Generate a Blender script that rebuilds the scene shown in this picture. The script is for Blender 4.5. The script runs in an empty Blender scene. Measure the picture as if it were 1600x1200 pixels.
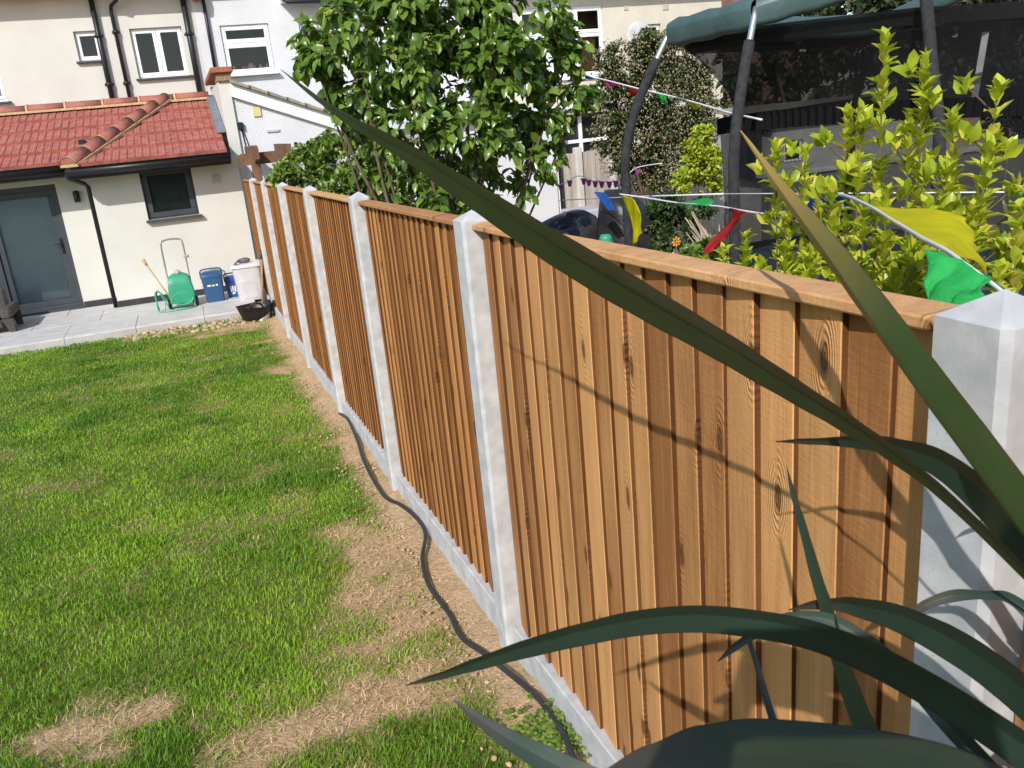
import bpy, math, random
import numpy as np
from mathutils import Vector, Matrix
rnd = random.Random(7)
NR = np.random.RandomState(11)
S = bpy.context.scene
COL = S.collection

# ------------------------------------------------------------------ camera, sky, sun, exposure
YAW, PITCH, ROLL = 0.3295573963, 0.3053536599, -0.0949134090
FPX = 1339.291                                    # focal length in pixels of a 1600 px wide picture
CAM = Vector((-0.76436, 0.0, 1.72953))
_f = Vector((math.sin(YAW)*math.cos(PITCH), math.cos(YAW)*math.cos(PITCH), -math.sin(PITCH)))
_r0 = Vector((math.cos(YAW), -math.sin(YAW), 0)); _u0 = _r0.cross(_f)
_r = _r0*math.cos(ROLL) + _u0*math.sin(ROLL); _u = _u0*math.cos(ROLL) - _r0*math.sin(ROLL)
cd = bpy.data.cameras.new('camera'); cam = bpy.data.objects.new('camera', cd); COL.objects.link(cam)
cd.sensor_fit = 'HORIZONTAL'; cd.sensor_width = 36; cd.lens = 36*FPX/1600
cd.clip_start = 0.02; cd.clip_end = 600
m = Matrix((( _r.x, _u.x, -_f.x), (_r.y, _u.y, -_f.y), (_r.z, _u.z, -_f.z))).to_4x4(); m.translation = CAM
cam.matrix_world = m; S.camera = cam
cd.dof.use_dof = True; cd.dof.focus_distance = 3.6; cd.dof.aperture_fstop = 20.0

SUN = Vector((0.4766, 0.6550, -0.5864)).normalized()      # the way the light travels
W = bpy.data.worlds.new('World'); S.world = W; W.use_nodes = True
nt = W.node_tree; bg = nt.nodes['Background']
sky = nt.nodes.new('ShaderNodeTexSky'); sky.sky_type = 'NISHITA'; sky.sun_disc = False
sky.sun_elevation = math.asin(-SUN.z); sky.sun_rotation = math.atan2(-SUN.x, -SUN.y)
nt.links.new(sky.outputs[0], bg.inputs[0]); bg.inputs[1].default_value = 0.135
sl = bpy.data.lights.new('sun', 'SUN'); sl.energy = 3.6; sl.angle = math.radians(0.5); sl.color = (1.0, 0.96, 0.90)
so = bpy.data.objects.new('sun', sl); COL.objects.link(so)
so.rotation_euler = SUN.to_track_quat('-Z', 'Y').to_euler(); so.location = (-6, -8, 12)
S.view_settings.view_transform = 'Standard'; S.view_settings.look = 'None'
S.view_settings.exposure = 0.42; S.view_settings.gamma = 1.0
S.cycles.max_bounces = 8; S.cycles.transparent_max_bounces = 24

def ray(px, py): return _f + _r*((px-800)/FPX) - _u*((py-600)/FPX)
def at(px, py, d): return CAM + ray(px, py)*d
def onY(px, py, Y): v = ray(px, py); return CAM + v*(Y/v.y)
def gz(y):
    y = min(max(y, -3.0), 13.5); return -0.0731986*y + 0.00144646*y*y
def onG(px, py):
    z = -0.1
    for _ in range(30):
        v = ray(px, py); p = CAM + v*((z-CAM.z)/v.z); z = gz(p.y)
    return Vector((p.x, p.y, z))

# ------------------------------------------------------------------ materials
MATS = {}
def rgb(c): return (c[0], c[1], c[2], 1.0)
def mat(name, base, rough=0.6, var=0.12, scale=6.0, bump=0.0, bscale=60.0, spec=0.4, metal=0.0, var2=None, trans=0.0, stretch=None):
    if name in MATS: return MATS[name]
    M = bpy.data.materials.new(name); M.use_nodes = True; t = M.node_tree; N = t.nodes; L = t.links
    p = N['Principled BSDF']; p.inputs['Roughness'].default_value = rough; p.inputs['Metallic'].default_value = metal
    p.inputs['Specular IOR Level'].default_value = spec
    tc = N.new('ShaderNodeTexCoord'); mp = N.new('ShaderNodeMapping'); L.new(tc.outputs['Object'], mp.inputs[0])
    if stretch: mp.inputs['Scale'].default_value = stretch
    nz = N.new('ShaderNodeTexNoise'); nz.inputs['Scale'].default_value = scale; nz.inputs['Detail'].default_value = 6; nz.inputs['Roughness'].default_value = 0.6
    L.new(mp.outputs[0], nz.inputs[0])
    cr = N.new('ShaderNodeValToRGB'); a = [max(0, c*(1-var*1.6)) for c in base]; b = [min(1, c*(1+var)) for c in base]
    if var2: b = var2
    cr.color_ramp.elements[0].position = 0.3; cr.color_ramp.elements[1].position = 0.7
    cr.color_ramp.elements[0].color = rgb(a); cr.color_ramp.elements[1].color = rgb(b)
    L.new(nz.outputs[0], cr.inputs[0]); L.new(cr.outputs[0], p.inputs['Base Color'])
    if bump > 0:
        n2 = N.new('ShaderNodeTexNoise'); n2.inputs['Scale'].default_value = bscale; n2.inputs['Detail'].default_value = 5
        L.new(mp.outputs[0], n2.inputs[0])
        bp = N.new('ShaderNodeBump'); bp.inputs['Strength'].default_value = bump; bp.inputs['Distance'].default_value = 0.02
        L.new(n2.outputs[0], bp.inputs['Height']); L.new(bp.outputs[0], p.inputs['Normal'])
    if trans > 0:
        tr = N.new('ShaderNodeBsdfTranslucent'); mx = N.new('ShaderNodeMixShader'); mx.inputs[0].default_value = trans
        L.new(cr.outputs[0], tr.inputs[0]); L.new(p.outputs[0], mx.inputs[1]); L.new(tr.outputs[0], mx.inputs[2])
        L.new(mx.outputs[0], N['Material Output'].inputs[0])
    MATS[name] = M; return M

def leaf_mat(name, dark, light, rough=0.35, trans=0.3, spec=0.5, tip=None):
    """colour picked per leaf from the face attribute 'tint'"""
    M = bpy.data.materials.new(name); M.use_nodes = True; t = M.node_tree; N = t.nodes; L = t.links
    p = N['Principled BSDF']; p.inputs['Roughness'].default_value = rough; p.inputs['Specular IOR Level'].default_value = spec
    a = N.new('ShaderNodeAttribute'); a.attribute_name = 'tint'
    cr = N.new('ShaderNodeValToRGB'); cr.color_ramp.elements[0].color = rgb(dark); cr.color_ramp.elements[1].color = rgb(light)
    if tip: e = cr.color_ramp.elements.new(0.9); e.color = rgb(light); cr.color_ramp.elements[-1].color = rgb(tip)
    L.new(a.outputs['Fac'], cr.inputs[0])
    L.new(cr.outputs[0], p.inputs['Base Color'])
    tr = N.new('ShaderNodeBsdfTranslucent'); mx = N.new('ShaderNodeMixShader'); mx.inputs[0].default_value = trans
    gm = N.new('ShaderNodeMixRGB'); gm.blend_type = 'MULTIPLY'; gm.inputs[0].default_value = 1; gm.inputs[2].default_value = (1.3, 1.35, .6, 1)
    L.new(cr.outputs[0], gm.inputs[1]); L.new(gm.outputs[0], tr.inputs[0])
    L.new(p.outputs[0], mx.inputs[1]); L.new(tr.outputs[0], mx.inputs[2]); L.new(mx.outputs[0], N['Material Output'].inputs[0])
    return M

def glass_mat(name, tint=(.9, .95, .95), mixin=0.0, col=(.03, .04, .05)):
    M = bpy.data.materials.new(name); M.use_nodes = True; t = M.node_tree; N = t.nodes; L = t.links
    N.remove(N['Principled BSDF'])
    g = N.new('ShaderNodeBsdfGlossy'); g.inputs['Roughness'].default_value = 0.02; g.inputs[0].default_value = (1, 1, 1, 1)
    tr = N.new('ShaderNodeBsdfTransparent'); tr.inputs[0].default_value = rgb(tint)
    d = N.new('ShaderNodeBsdfDiffuse'); d.inputs[0].default_value = rgb(col)
    m0 = N.new('ShaderNodeMixShader'); m0.inputs[0].default_value = mixin; L.new(tr.outputs[0], m0.inputs[1]); L.new(d.outputs[0], m0.inputs[2])
    fr = N.new('ShaderNodeFresnel'); fr.inputs[0].default_value = 1.55
    m1 = N.new('ShaderNodeMixShader'); L.new(fr.outputs[0], m1.inputs[0]); L.new(m0.outputs[0], m1.inputs[1]); L.new(g.outputs[0], m1.inputs[2])
    L.new(m1.outputs[0], N['Material Output'].inputs[0]); return M

def net_mat(name, opacity, col, wave=220.0):
    M = bpy.data.materials.new(name); M.use_nodes = True; t = M.node_tree; N = t.nodes; L = t.links
    p = N['Principled BSDF']; p.inputs['Base Color'].default_value = rgb(col); p.inputs['Roughness'].default_value = .7; p.inputs['Specular IOR Level'].default_value = .15
    tr = N.new('ShaderNodeBsdfTransparent'); mx = N.new('ShaderNodeMixShader')
    tc = N.new('ShaderNodeTexCoord'); nz = N.new('ShaderNodeTexNoise'); nz.inputs['Scale'].default_value = 3; nz.inputs['Detail'].default_value = 3
    L.new(tc.outputs['Object'], nz.inputs[0])
    mr = N.new('ShaderNodeMapRange'); mr.inputs[1].default_value = .3; mr.inputs[2].default_value = .7; mr.inputs[3].default_value = opacity-.07; mr.inputs[4].default_value = opacity+.07
    L.new(nz.outputs[0], mr.inputs[0]); L.new(mr.outputs[0], mx.inputs[0]); L.new(tr.outputs[0], mx.inputs[1]); L.new(p.outputs[0], mx.inputs[2])
    L.new(mx.outputs[0], N['Material Output'].inputs[0]); return M

def wood_mat(name, c_lo, c_hi, c_edge, knots=True):
    """rough sawn boards; face attributes: bid (per board), edge (sawn edge)"""
    M = bpy.data.materials.new(name); M.use_nodes = True; t = M.node_tree; N = t.nodes; L = t.links
    p = N['Principled BSDF']; p.inputs['Roughness'].default_value = .78; p.inputs['Specular IOR Level'].default_value = .2
    tc = N.new('ShaderNodeTexCoord'); at_ = N.new('ShaderNodeAttribute'); at_.attribute_name = 'bid'
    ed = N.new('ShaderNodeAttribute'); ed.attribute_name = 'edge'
    off = N.new('ShaderNodeVectorMath'); off.operation = 'SCALE'; off.inputs[0].default_value = (13.1, 7.7, 23.3); L.new(at_.outputs['Fac'], off.inputs['Scale'])
    ad = N.new('ShaderNodeVectorMath'); ad.operation = 'ADD'; L.new(tc.outputs['Object'], ad.inputs[0]); L.new(off.outputs[0], ad.inputs[1])
    def mapping(sc, rot=None):
        mp = N.new('ShaderNodeMapping'); mp.inputs['Scale'].default_value = sc
        if rot: mp.inputs['Rotation'].default_value = rot
        L.new(ad.outputs[0], mp.inputs[0]); return mp
    def noise(mp, scale, detail=5, dist=0.0):
        n = N.new('ShaderNodeTexNoise'); n.inputs['Scale'].default_value = scale; n.inputs['Detail'].default_value = detail; n.inputs['Distortion'].default_value = dist
        L.new(mp.outputs[0], n.inputs[0]); return n
    def math_(op, a, b):
        n = N.new('ShaderNodeMath'); n.operation = op
        for i, v in enumerate((a, b)):
            if isinstance(v, (int, float)): n.inputs[i].default_value = v
            elif v is not None: L.new(v, n.inputs[i])
        return n.outputs[0]
    grain = noise(mapping((1, 1, .045)), 95, 4, .6)
    bands = noise(mapping((1, 1, .08)), 16, 3, .8)
    patch = noise(mapping((1, 1, .5)), 5, 4)
    saw = noise(mapping((.16, .16, 1), (.22, 0, 0)), 190, 3)
    f = math_('ADD', math_('MULTIPLY', grain.outputs[0], .32), math_('MULTIPLY', bands.outputs[0], .5))
    f = math_('ADD', f, math_('MULTIPLY', patch.outputs[0], .35))
    f = math_('ADD', f, math_('MULTIPLY', saw.outputs[0], .16))
    bb = math_('MULTIPLY', math_('SUBTRACT', at_.outputs['Fac'], .5), .42)
    f = math_('ADD', f, bb)
    mr = N.new('ShaderNodeMapRange'); mr.inputs[1].default_value = .42; mr.inputs[2].default_value = .92; L.new(f, mr.inputs[0])
    cr = N.new('ShaderNodeValToRGB'); cr.color_ramp.elements[0].color = rgb(c_lo); cr.color_ramp.elements[1].color = rgb(c_hi)
    L.new(mr.outputs[0], cr.inputs[0])
    col = cr.outputs[0]
    h = math_('ADD', math_('MULTIPLY', grain.outputs[0], .5), math_('MULTIPLY', saw.outputs[0], .38))
    if knots:
        sx_ = N.new('ShaderNodeSeparateXYZ'); L.new(ad.outputs[0], sx_.inputs[0]); vmp = N.new('ShaderNodeCombineXYZ'); L.new(math_('MULTIPLY', sx_.outputs[1], 9.0), vmp.inputs[0]); L.new(math_('MULTIPLY', sx_.outputs[2], 3.4), vmp.inputs[1]); v = N.new('ShaderNodeTexVoronoi'); v.voronoi_dimensions = '2D'; v.inputs['Scale'].default_value = 1.0; v.inputs['Randomness'].default_value = 1.0
        wob = noise(mapping((1, 1, 1)), 40, 2)
        L.new(vmp.outputs[0], v.inputs[0])
        dd = math_('ADD', v.outputs['Distance'], math_('MULTIPLY', wob.outputs[0], .05))
        k = N.new('ShaderNodeMapRange'); k.inputs[1].default_value = .09; k.inputs[2].default_value = .15; k.inputs[3].default_value = 1; k.inputs[4].default_value = 0; L.new(dd, k.inputs[0])
        sel = N.new('ShaderNodeSeparateColor'); L.new(v.outputs['Color'], sel.inputs[0])
        pick = math_('GREATER_THAN', sel.outputs[0], .60)
        kk = math_('MULTIPLY', k.outputs[0], pick)
        mk = N.new('ShaderNodeMixRGB'); mk.inputs[2].default_value = rgb([c*.42 for c in c_lo]); L.new(math_('MULTIPLY', kk, .85), mk.inputs[0]); L.new(col, mk.inputs[1]); col = mk.outputs[0]
        ring = N.new('ShaderNodeMath'); ring.operation = 'SINE'; L.new(math_('MULTIPLY', dd, 120.0), ring.inputs[0])
        near = N.new('ShaderNodeMapRange'); near.inputs[1].default_value = .1; near.inputs[2].default_value = .4; near.inputs[3].default_value = .5; near.inputs[4].default_value = 0; L.new(dd, near.inputs[0])
        h = math_('ADD', h, math_('MULTIPLY', math_('MULTIPLY', ring.outputs[0], near.outputs[0]), pick))
        h = math_('SUBTRACT', h, math_('MULTIPLY', kk, .8))
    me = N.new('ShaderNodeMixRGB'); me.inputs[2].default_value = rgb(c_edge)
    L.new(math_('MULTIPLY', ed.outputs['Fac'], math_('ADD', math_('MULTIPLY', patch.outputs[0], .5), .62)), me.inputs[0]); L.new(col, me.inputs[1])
    L.new(me.outputs[0], p.inputs['Base Color'])
    bp = N.new('ShaderNodeBump'); bp.inputs['Strength'].default_value = .85; bp.inputs['Distance'].default_value = .0028
    L.new(h, bp.inputs['Height']); L.new(bp.outputs[0], p.inputs['Normal'])
    return M

# ------------------------------------------------------------------ mesh helper
def wloc(o):
    v = Vector((0, 0, 0))
    while o is not None: v += o.location; o = o.parent
    return v
class MB:
    def __init__(s): s.v = []; s.f = []; s.mi = []; s.sm = []; s.at = {}
    def add(s, vs, fs, smooth=False, mi=0, **attrs):
        b = len(s.v); s.v += [tuple(x) for x in vs]
        for f in fs:
            s.f.append(tuple(i+b for i in f)); s.sm.append(smooth); s.mi.append(mi)
            for k in set(s.at) | set(attrs): s.at.setdefault(k, [0.0]*(len(s.f)-1)); s.at[k].append(attrs.get(k, 0.0))
    def box(s, x0, x1, y0, y1, z0, z1, ch=0.0, **a):
        if ch <= 0:
            s.add([(x0,y0,z0),(x1,y0,z0),(x1,y1,z0),(x0,y1,z0),(x0,y0,z1),(x1,y0,z1),(x1,y1,z1),(x0,y1,z1)],
                  [(0,3,2,1),(4,5,6,7),(0,1,5,4),(1,2,6,5),(2,3,7,6),(3,0,4,7)], **a); return
        c = min(ch, abs(x1-x0)*.45, abs(y1-y0)*.45, abs(z1-z0)*.45); vs = []
        for (z, i) in ((z0, c), (z0+c, 0), (z1-c, 0), (z1, c)):
            X0, X1, Y0, Y1 = x0+i, x1-i, y0+i, y1-i; k = c if i == 0 else c*.3
            vs += [(X0+k,Y0,z),(X1-k,Y0,z),(X1,Y0+k,z),(X1,Y1-k,z),(X1-k,Y1,z),(X0+k,Y1,z),(X0,Y1-k,z),(X0,Y0+k,z)]
        fs = [tuple(range(7, -1, -1)), tuple(range(24, 32))]
        for l in range(3):
            for i in range(8): j = (i+1) % 8; fs.append((l*8+i, l*8+j, l*8+8+j, l*8+8+i))
        s.add(vs, fs, **a)
    def obox(s, c, ax, ay, az, hx, hy, hz, **a):
        c = Vector(c); ax = Vector(ax).normalized()*hx; ay = Vector(ay).normalized()*hy; az = Vector(az).normalized()*hz
        vs = [c+ax*i+ay*j+az*k for k in (-1, 1) for (i, j) in ((-1,-1),(1,-1),(1,1),(-1,1))]
        s.add(vs, [(0,3,2,1),(4,5,6,7),(0,1,5,4),(1,2,6,5),(2,3,7,6),(3,0,4,7)], **a)
    def tube(s, pts, rad, n=8, cap=True, smooth=True, **a):
        pts = [Vector(p) for p in pts]; m = len(pts)
        if not hasattr(rad, '__len__'): rad = [rad]*m
        t0 = (pts[1]-pts[0]).normalized(); nn = t0.orthogonal().normalized(); vs = []
        for i, p in enumerate(pts):
            t = (pts[min(i+1, m-1)] - pts[max(i-1, 0)]).normalized()
            nn = (nn - t*nn.dot(t)); nn = nn.normalized() if nn.length > 1e-6 else t.orthogonal().normalized()
            bb = t.cross(nn)
            for k in range(n):
                an = 2*math.pi*k/n; vs.append(p + (nn*math.cos(an)+bb*math.sin(an))*rad[i])
        fs = [(i*n+k, i*n+(k+1) % n, (i+1)*n+(k+1) % n, (i+1)*n+k) for i in range(m-1) for k in range(n)]
        if cap: fs += [tuple(range(n-1, -1, -1)), tuple(range((m-1)*n, m*n))]
        s.add(vs, fs, smooth, **a)
    def lathe(s, c, prof, n=20, smooth=True, axis=None, **a):
        c = Vector(c); az = Vector(axis).normalized() if axis else Vector((0, 0, 1)); ax = az.orthogonal().normalized(); ay = az.cross(ax); vs = []
        for r, z in prof:
            for k in range(n): an = 2*math.pi*k/n; vs.append(c + ax*(r*math.cos(an)) + ay*(r*math.sin(an)) + az*z)
        m = len(prof); fs = [(i*n+k, i*n+(k+1) % n, (i+1)*n+(k+1) % n, (i+1)*n+k) for i in range(m-1) for k in range(n)]
        if prof[0][0] > 1e-4: fs.append(tuple(range(n-1, -1, -1)))
        if prof[-1][0] > 1e-4: fs.append(tuple(range((m-1)*n, m*n)))
        s.add(vs, fs, smooth, **a)
    def prism(s, poly, vec, **a):
        poly = [Vector(p) for p in poly]; n = len(poly); vec = Vector(vec)
        s.add(poly + [p+vec for p in poly], [tuple(range(n)), tuple(range(2*n-1, n-1, -1))] + [(i, i+n, (i+1) % n+n, (i+1) % n) for i in range(n)], **a)
    def grid(s, P, smooth=True, flip=False, **a):
        nu, nv = len(P), len(P[0]); vs = [q for row in P for q in row]
        fs = [(i*nv+j, (i+1)*nv+j, (i+1)*nv+j+1, i*nv+j+1) for i in range(nu-1) for j in range(nv-1)]
        if flip: fs = [f[::-1] for f in fs]
        s.add(vs, fs, smooth, **a)
    def build(s, name, mt, parent=None, bevel=0.0, solid=0.0, sharp=None):
        me = bpy.data.meshes.new(name); w = wloc(parent)
        me.from_pydata([(x-w.x, y-w.y, z-w.z) for x, y, z in s.v], [], s.f)
        for M in (mt if isinstance(mt, (list, tuple)) else [mt]): me.materials.append(M)
        me.polygons.foreach_set('use_smooth', s.sm); me.polygons.foreach_set('material_index', s.mi)
        for k, vals in s.at.items(): me.attributes.new(k, 'FLOAT', 'FACE').data.foreach_set('value', vals)
        me.update()
        if sharp: me.set_sharp_from_angle(angle=math.radians(sharp))
        o = bpy.data.objects.new(name, me); COL.objects.link(o)
        if parent is not None: o.parent = parent
        if solid: md = o.modifiers.new('solid', 'SOLIDIFY'); md.thickness = solid
        if bevel: md = o.modifiers.new('bevel', 'BEVEL'); md.width = bevel; md.segments = 2; md.limit_method = 'ANGLE'
        return o
def tag(o, label, cat, group=None):
    o['label'] = label; o['category'] = cat
    if group: o['group'] = group
    return o
def thing(name, label, cat, loc, group=None):
    o = bpy.data.objects.new(name, None); COL.objects.link(o); o.location = loc; o.empty_display_size = .1
    return tag(o, label, cat, group)
def struct(o, kind='structure'): o['kind'] = kind; return o
def smoothpath(pts, k=6):
    pts = [Vector(p) for p in pts]; out = []
    for i in range(len(pts)-1):
        p0, p1, p2, p3 = pts[max(i-1, 0)], pts[i], pts[i+1], pts[min(i+2, len(pts)-1)]
        for j in range(k):
            t = j/k; out.append(.5*((2*p1)+(p2-p0)*t+(2*p0-5*p1+4*p2-p3)*t*t+(3*p1-p0-3*p2+p3)*t**3))
    return out + [pts[-1]]
# value noise for numpy
_tab = NR.rand(256, 256)
def vnoise(x, y, f):
    x = np.asarray(x)*f+100; y = np.asarray(y)*f+100; xi = np.floor(x).astype(int); yi = np.floor(y).astype(int); u = x-xi; v = y-yi
    u = u*u*(3-2*u); v = v*v*(3-2*v); g = lambda a, b: _tab[a % 256, b % 256]
    return (g(xi, yi)*(1-u)+g(xi+1, yi)*u)*(1-v)+(g(xi, yi+1)*(1-u)+g(xi+1, yi+1)*u)*v
def fbm(x, y, f, o=4): return sum(vnoise(x, y, f*2**i)/2**(i+1) for i in range(o))/(1-.5**o)
def gzv(y): y = np.clip(y, -3.0, 13.5); return -0.0731986*y + 0.00144646*y*y

# ------------------------------------------------------------------ ground and lawn
PATIO_Z, PATIO_Y = -0.59, 12.6
_patches = []
for (px, py, rx, ry, ang) in [(600,860,.30,.40,.0),(640,950,.40,.40,0),(690,1040,.36,.30,0),(520,1130,.34,.24,0),(470,1165,.34,.20,0),(410,1195,.24,.12,0),(560,1080,.2,.2,0),(130,1150,.28,.20,0),(170,1180,.2,.12,0),(215,1120,.12,.12,0),
        (90,1185,.16,.1,0),(432,578,.22,.35,0),(440,640,.16,.25,0),(455,690,.15,.25,0),(470,780,.16,.16,0),(560,830,.2,.2,0),(400,850,.15,.13,0),(215,603,.25,.18,0),(330,900,.12,.1,0),
        (440,520,.3,.6,0),(360,515,.7,.42,0),(290,512,.5,.33,0),(230,520,.4,.14,0),(600,1010,.2,.2,0),(640,1110,.16,.13,0),(180,705,.14,.14,0),(60,760,.14,.2,0),(860,1130,.2,.25,0),(330,560,.3,.2,0)]:
    p = onG(px, py); _patches.append((p.x, p.y, rx*(.8+.1*p.y/6), ry))
def bare(x, y):
    x = np.asarray(x, float); y = np.asarray(y, float); w = (fbm(x, y, 5.0)-.5); w2 = fbm(x+7, y+3, 2.0)-.5
    b = np.zeros_like(x)
    for (cx, cy, rx, ry) in _patches:
        d = np.sqrt(((x-cx)/rx)**2+((y-cy)/ry)**2)+w*2.0+w2*.9; b = np.maximum(b, np.clip((1.2-d)/.9, 0, 1)*(1 if cy < 4 or cx > -.35 or cy > 10.5 else .30))
    strip = np.clip((x+.22+.12*w2+.22*w)/.14, 0, 1); b = np.maximum(b, strip)
    b = np.maximum(b, np.clip((fbm(x+31, y+5, 2.6)-.64)*4, 0, .25))
    return b
xs = np.concatenate([np.linspace(-90, -7, 9), np.arange(-6.6, 0.12, .05), np.linspace(.3, 4, 14), np.linspace(5, 90, 10)])
ys = np.concatenate([np.linspace(-40, -2, 8), np.arange(-1.5, 14, .05), np.linspace(14.5, 200, 14)])
X, Y = np.meshgrid(xs, ys, indexing='ij')
Bm = bare(X, Y)
Z = gzv(Y) + np.where((X < .1) & (X > -6), (fbm(X, Y, 1.2)-.5)*.05 + (fbm(X, Y, 9)-.5)*.02*(.4+Bm) + np.clip((X+.13)/.1, 0, 1)*.045*fbm(X, Y, 3.0), -.12*(X > .05))
Z -= np.clip((Y-12.4)/.3, 0, 1)*.15*(X < .05)
nx_, ny_ = X.shape
gm = bpy.data.meshes.new('ground'); idx = np.arange(nx_*ny_).reshape(nx_, ny_)
fs = np.stack([idx[:-1, :-1], idx[1:, :-1], idx[1:, 1:], idx[:-1, 1:]], -1).reshape(-1, 4)
gm.from_pydata(np.stack([X, Y, Z], -1).reshape(-1, 3).tolist(), [], fs.tolist())
gm.attributes.new('bare', 'FLOAT', 'POINT').data.foreach_set('value', Bm.reshape(-1).astype(np.float32))
gm.polygons.foreach_set('use_smooth', [True]*len(gm.polygons))
M = bpy.data.materials.new('lawn_soil'); M.use_nodes = True; t = M.node_tree; N = t.nodes; L = t.links; p = N['Principled BSDF']; p.inputs['Roughness'].default_value = .95; p.inputs['Specular IOR Level'].default_value = .1
a = N.new('ShaderNodeAttribute'); a.attribute_name = 'bare'; tc = N.new('ShaderNodeTexCoord')
def nz_(sc, det=6, st=None):
    n = N.new('ShaderNodeTexNoise'); n.inputs['Scale'].default_value = sc; n.inputs['Detail'].default_value = det; n.inputs['Roughness'].default_value = .65
    if st: mp = N.new('ShaderNodeMapping'); mp.inputs['Scale'].default_value = st; L.new(tc.outputs['Object'], mp.inputs[0]); L.new(mp.outputs[0], n.inputs[0])
    else: L.new(tc.outputs['Object'], n.inputs[0])
    return n
def ramp_(n, c0, c1, p0=.3, p1=.7):
    r = N.new('ShaderNodeValToRGB'); r.color_ramp.elements[0].color = rgb(c0); r.color_ramp.elements[1].color = rgb(c1); r.color_ramp.elements[0].position = p0; r.color_ramp.elements[1].position = p1; L.new(n.outputs[0], r.inputs[0]); return r
thatch = ramp_(nz_(40), (.09, .13, .022), (.22, .22, .06)); soil = ramp_(nz_(30, 8), (.44, .30, .17), (.74, .56, .37))
fine = ramp_(nz_(170, 4), (.55, .5, .45), (1.15, 1.1, 1.0)); mm = N.new('ShaderNodeMixRGB'); mm.blend_type = 'MULTIPLY'; mm.inputs[0].default_value = .8; L.new(soil.outputs[0], mm.inputs[1]); L.new(fine.outputs[0], mm.inputs[2])
mx = N.new('ShaderNodeMixRGB'); L.new(a.outputs['Fac'], mx.inputs[0]); L.new(thatch.outputs[0], mx.inputs[1]); L.new(mm.outputs[0], mx.inputs[2]); L.new(mx.outputs[0], p.inputs['Base Color'])
bp = N.new('ShaderNodeBump'); bp.inputs['Strength'].default_value = .9; bp.inputs['Distance'].default_value = .02; L.new(nz_(70, 8).outputs[0], bp.inputs['Height']); L.new(bp.outputs[0], p.inputs['Normal'])
gm.materials.append(M); go = bpy.data.objects.new('ground', gm); COL.objects.link(go); struct(go)

def blades(name, pts, hgt, wid, lean, tint, mt, flat=None):
    n = len(pts); an = NR.rand(n)*2*np.pi; dx, dy = np.cos(an), np.sin(an); la = an+np.pi/2+NR.randn(n)*.5; lx, ly = np.cos(la)*lean, np.sin(la)*lean
    V = np.zeros((n, 5, 3)); w = wid/2
    V[:, 0] = pts + np.stack([-dx*w, -dy*w, 0*w-.004], 1); V[:, 1] = pts + np.stack([dx*w, dy*w, 0*w-.004], 1)
    mid = pts + np.stack([lx*.35, ly*.35, hgt*.62], 1)
    V[:, 2] = mid + np.stack([dx*w*.8, dy*w*.8, 0*w], 1); V[:, 3] = mid - np.stack([dx*w*.8, dy*w*.8, 0*w], 1)
    V[:, 4] = pts + np.stack([lx, ly, hgt], 1)
    me = bpy.data.meshes.new(name); base = np.arange(n)*5
    me.vertices.add(n*5); me.vertices.foreach_set('co', V.reshape(-1).astype(np.float32))
    loops = np.concatenate([np.stack([base, base+1, base+2, base+3], 1), np.stack([base+3, base+2, base+4], 1)], 1).reshape(-1)
    me.loops.add(len(loops)); me.loops.foreach_set('vertex_index', loops.astype(np.int32))
    me.polygons.add(n*2); st = np.stack([np.arange(n)*7, np.arange(n)*7+4], 1).reshape(-1)
    me.polygons.foreach_set('loop_start', st.astype(np.int32))
    me.update(calc_edges=True)
    me.attributes.new('tint', 'FLOAT', 'FACE').data.foreach_set('value', np.repeat(tint, 2).astype(np.float32))
    me.polygons.foreach_set('use_smooth', [True]*(n*2))
    me.materials.append(mt); o = bpy.data.objects.new(name, me); COL.objects.link(o); return struct(o, 'stuff')
gM = leaf_mat('grass_blade', (.075, .205, .012), (.30, .48, .036), .5, .35, .3, tip=(.42, .34, .15))
gp = []; 
for (y0, y1, dens) in [(1.3, 3.2, 21000), (3.2, 5.2, 11000), (5.2, 8.5, 5200), (8.5, 12.62, 3000)]:
    x0 = -1.35 - y1*.30; n = int((0.02-x0)*(y1-y0)*dens); q = np.stack([NR.uniform(x0, .0, n), NR.uniform(y0, y1, n)], 1); gp.append(q)
q = np.concatenate(gp); b = bare(q[:, 0], q[:, 1]); cl = fbm(q[:, 0], q[:, 1], 7, 3)
keep = NR.rand(len(q)) < np.clip((1-b)*(.62+.55*cl), .04, 1); q = q[keep]; b = b[keep]; cl = cl[keep]
big = fbm(q[:, 0]+5, q[:, 1]+9, 1.1, 3); med = fbm(q[:, 0]+50, q[:, 1]+9, 3.5, 3)
hg = (.011+.016*NR.rand(len(q)))*(.8+.5*cl)*(1+1.0*np.clip(med-.55, 0, 1)*3)*(1-.45*b)
dist = q[:, 1]; wd = (.0022+.0019*NR.rand(len(q)))*np.clip(.55+.19*dist, .8, 2.6)
tint = np.clip(.42+.95*(big-.5)-.9*(med-.5)+.42*(NR.rand(len(q))-.5), 0, .86); dry = NR.rand(len(q)) < (.04+.35*b); tint[dry] = .88+.12*NR.rand(dry.sum())
pz = np.stack([q[:, 0], q[:, 1], gzv(q[:, 1])+(fbm(q[:, 0], q[:, 1], 1.2)-.5)*.05], 1)
blades('grass', pz, hg, wd, hg*(.35+.7*NR.rand(len(q))), tint, gM)
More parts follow.
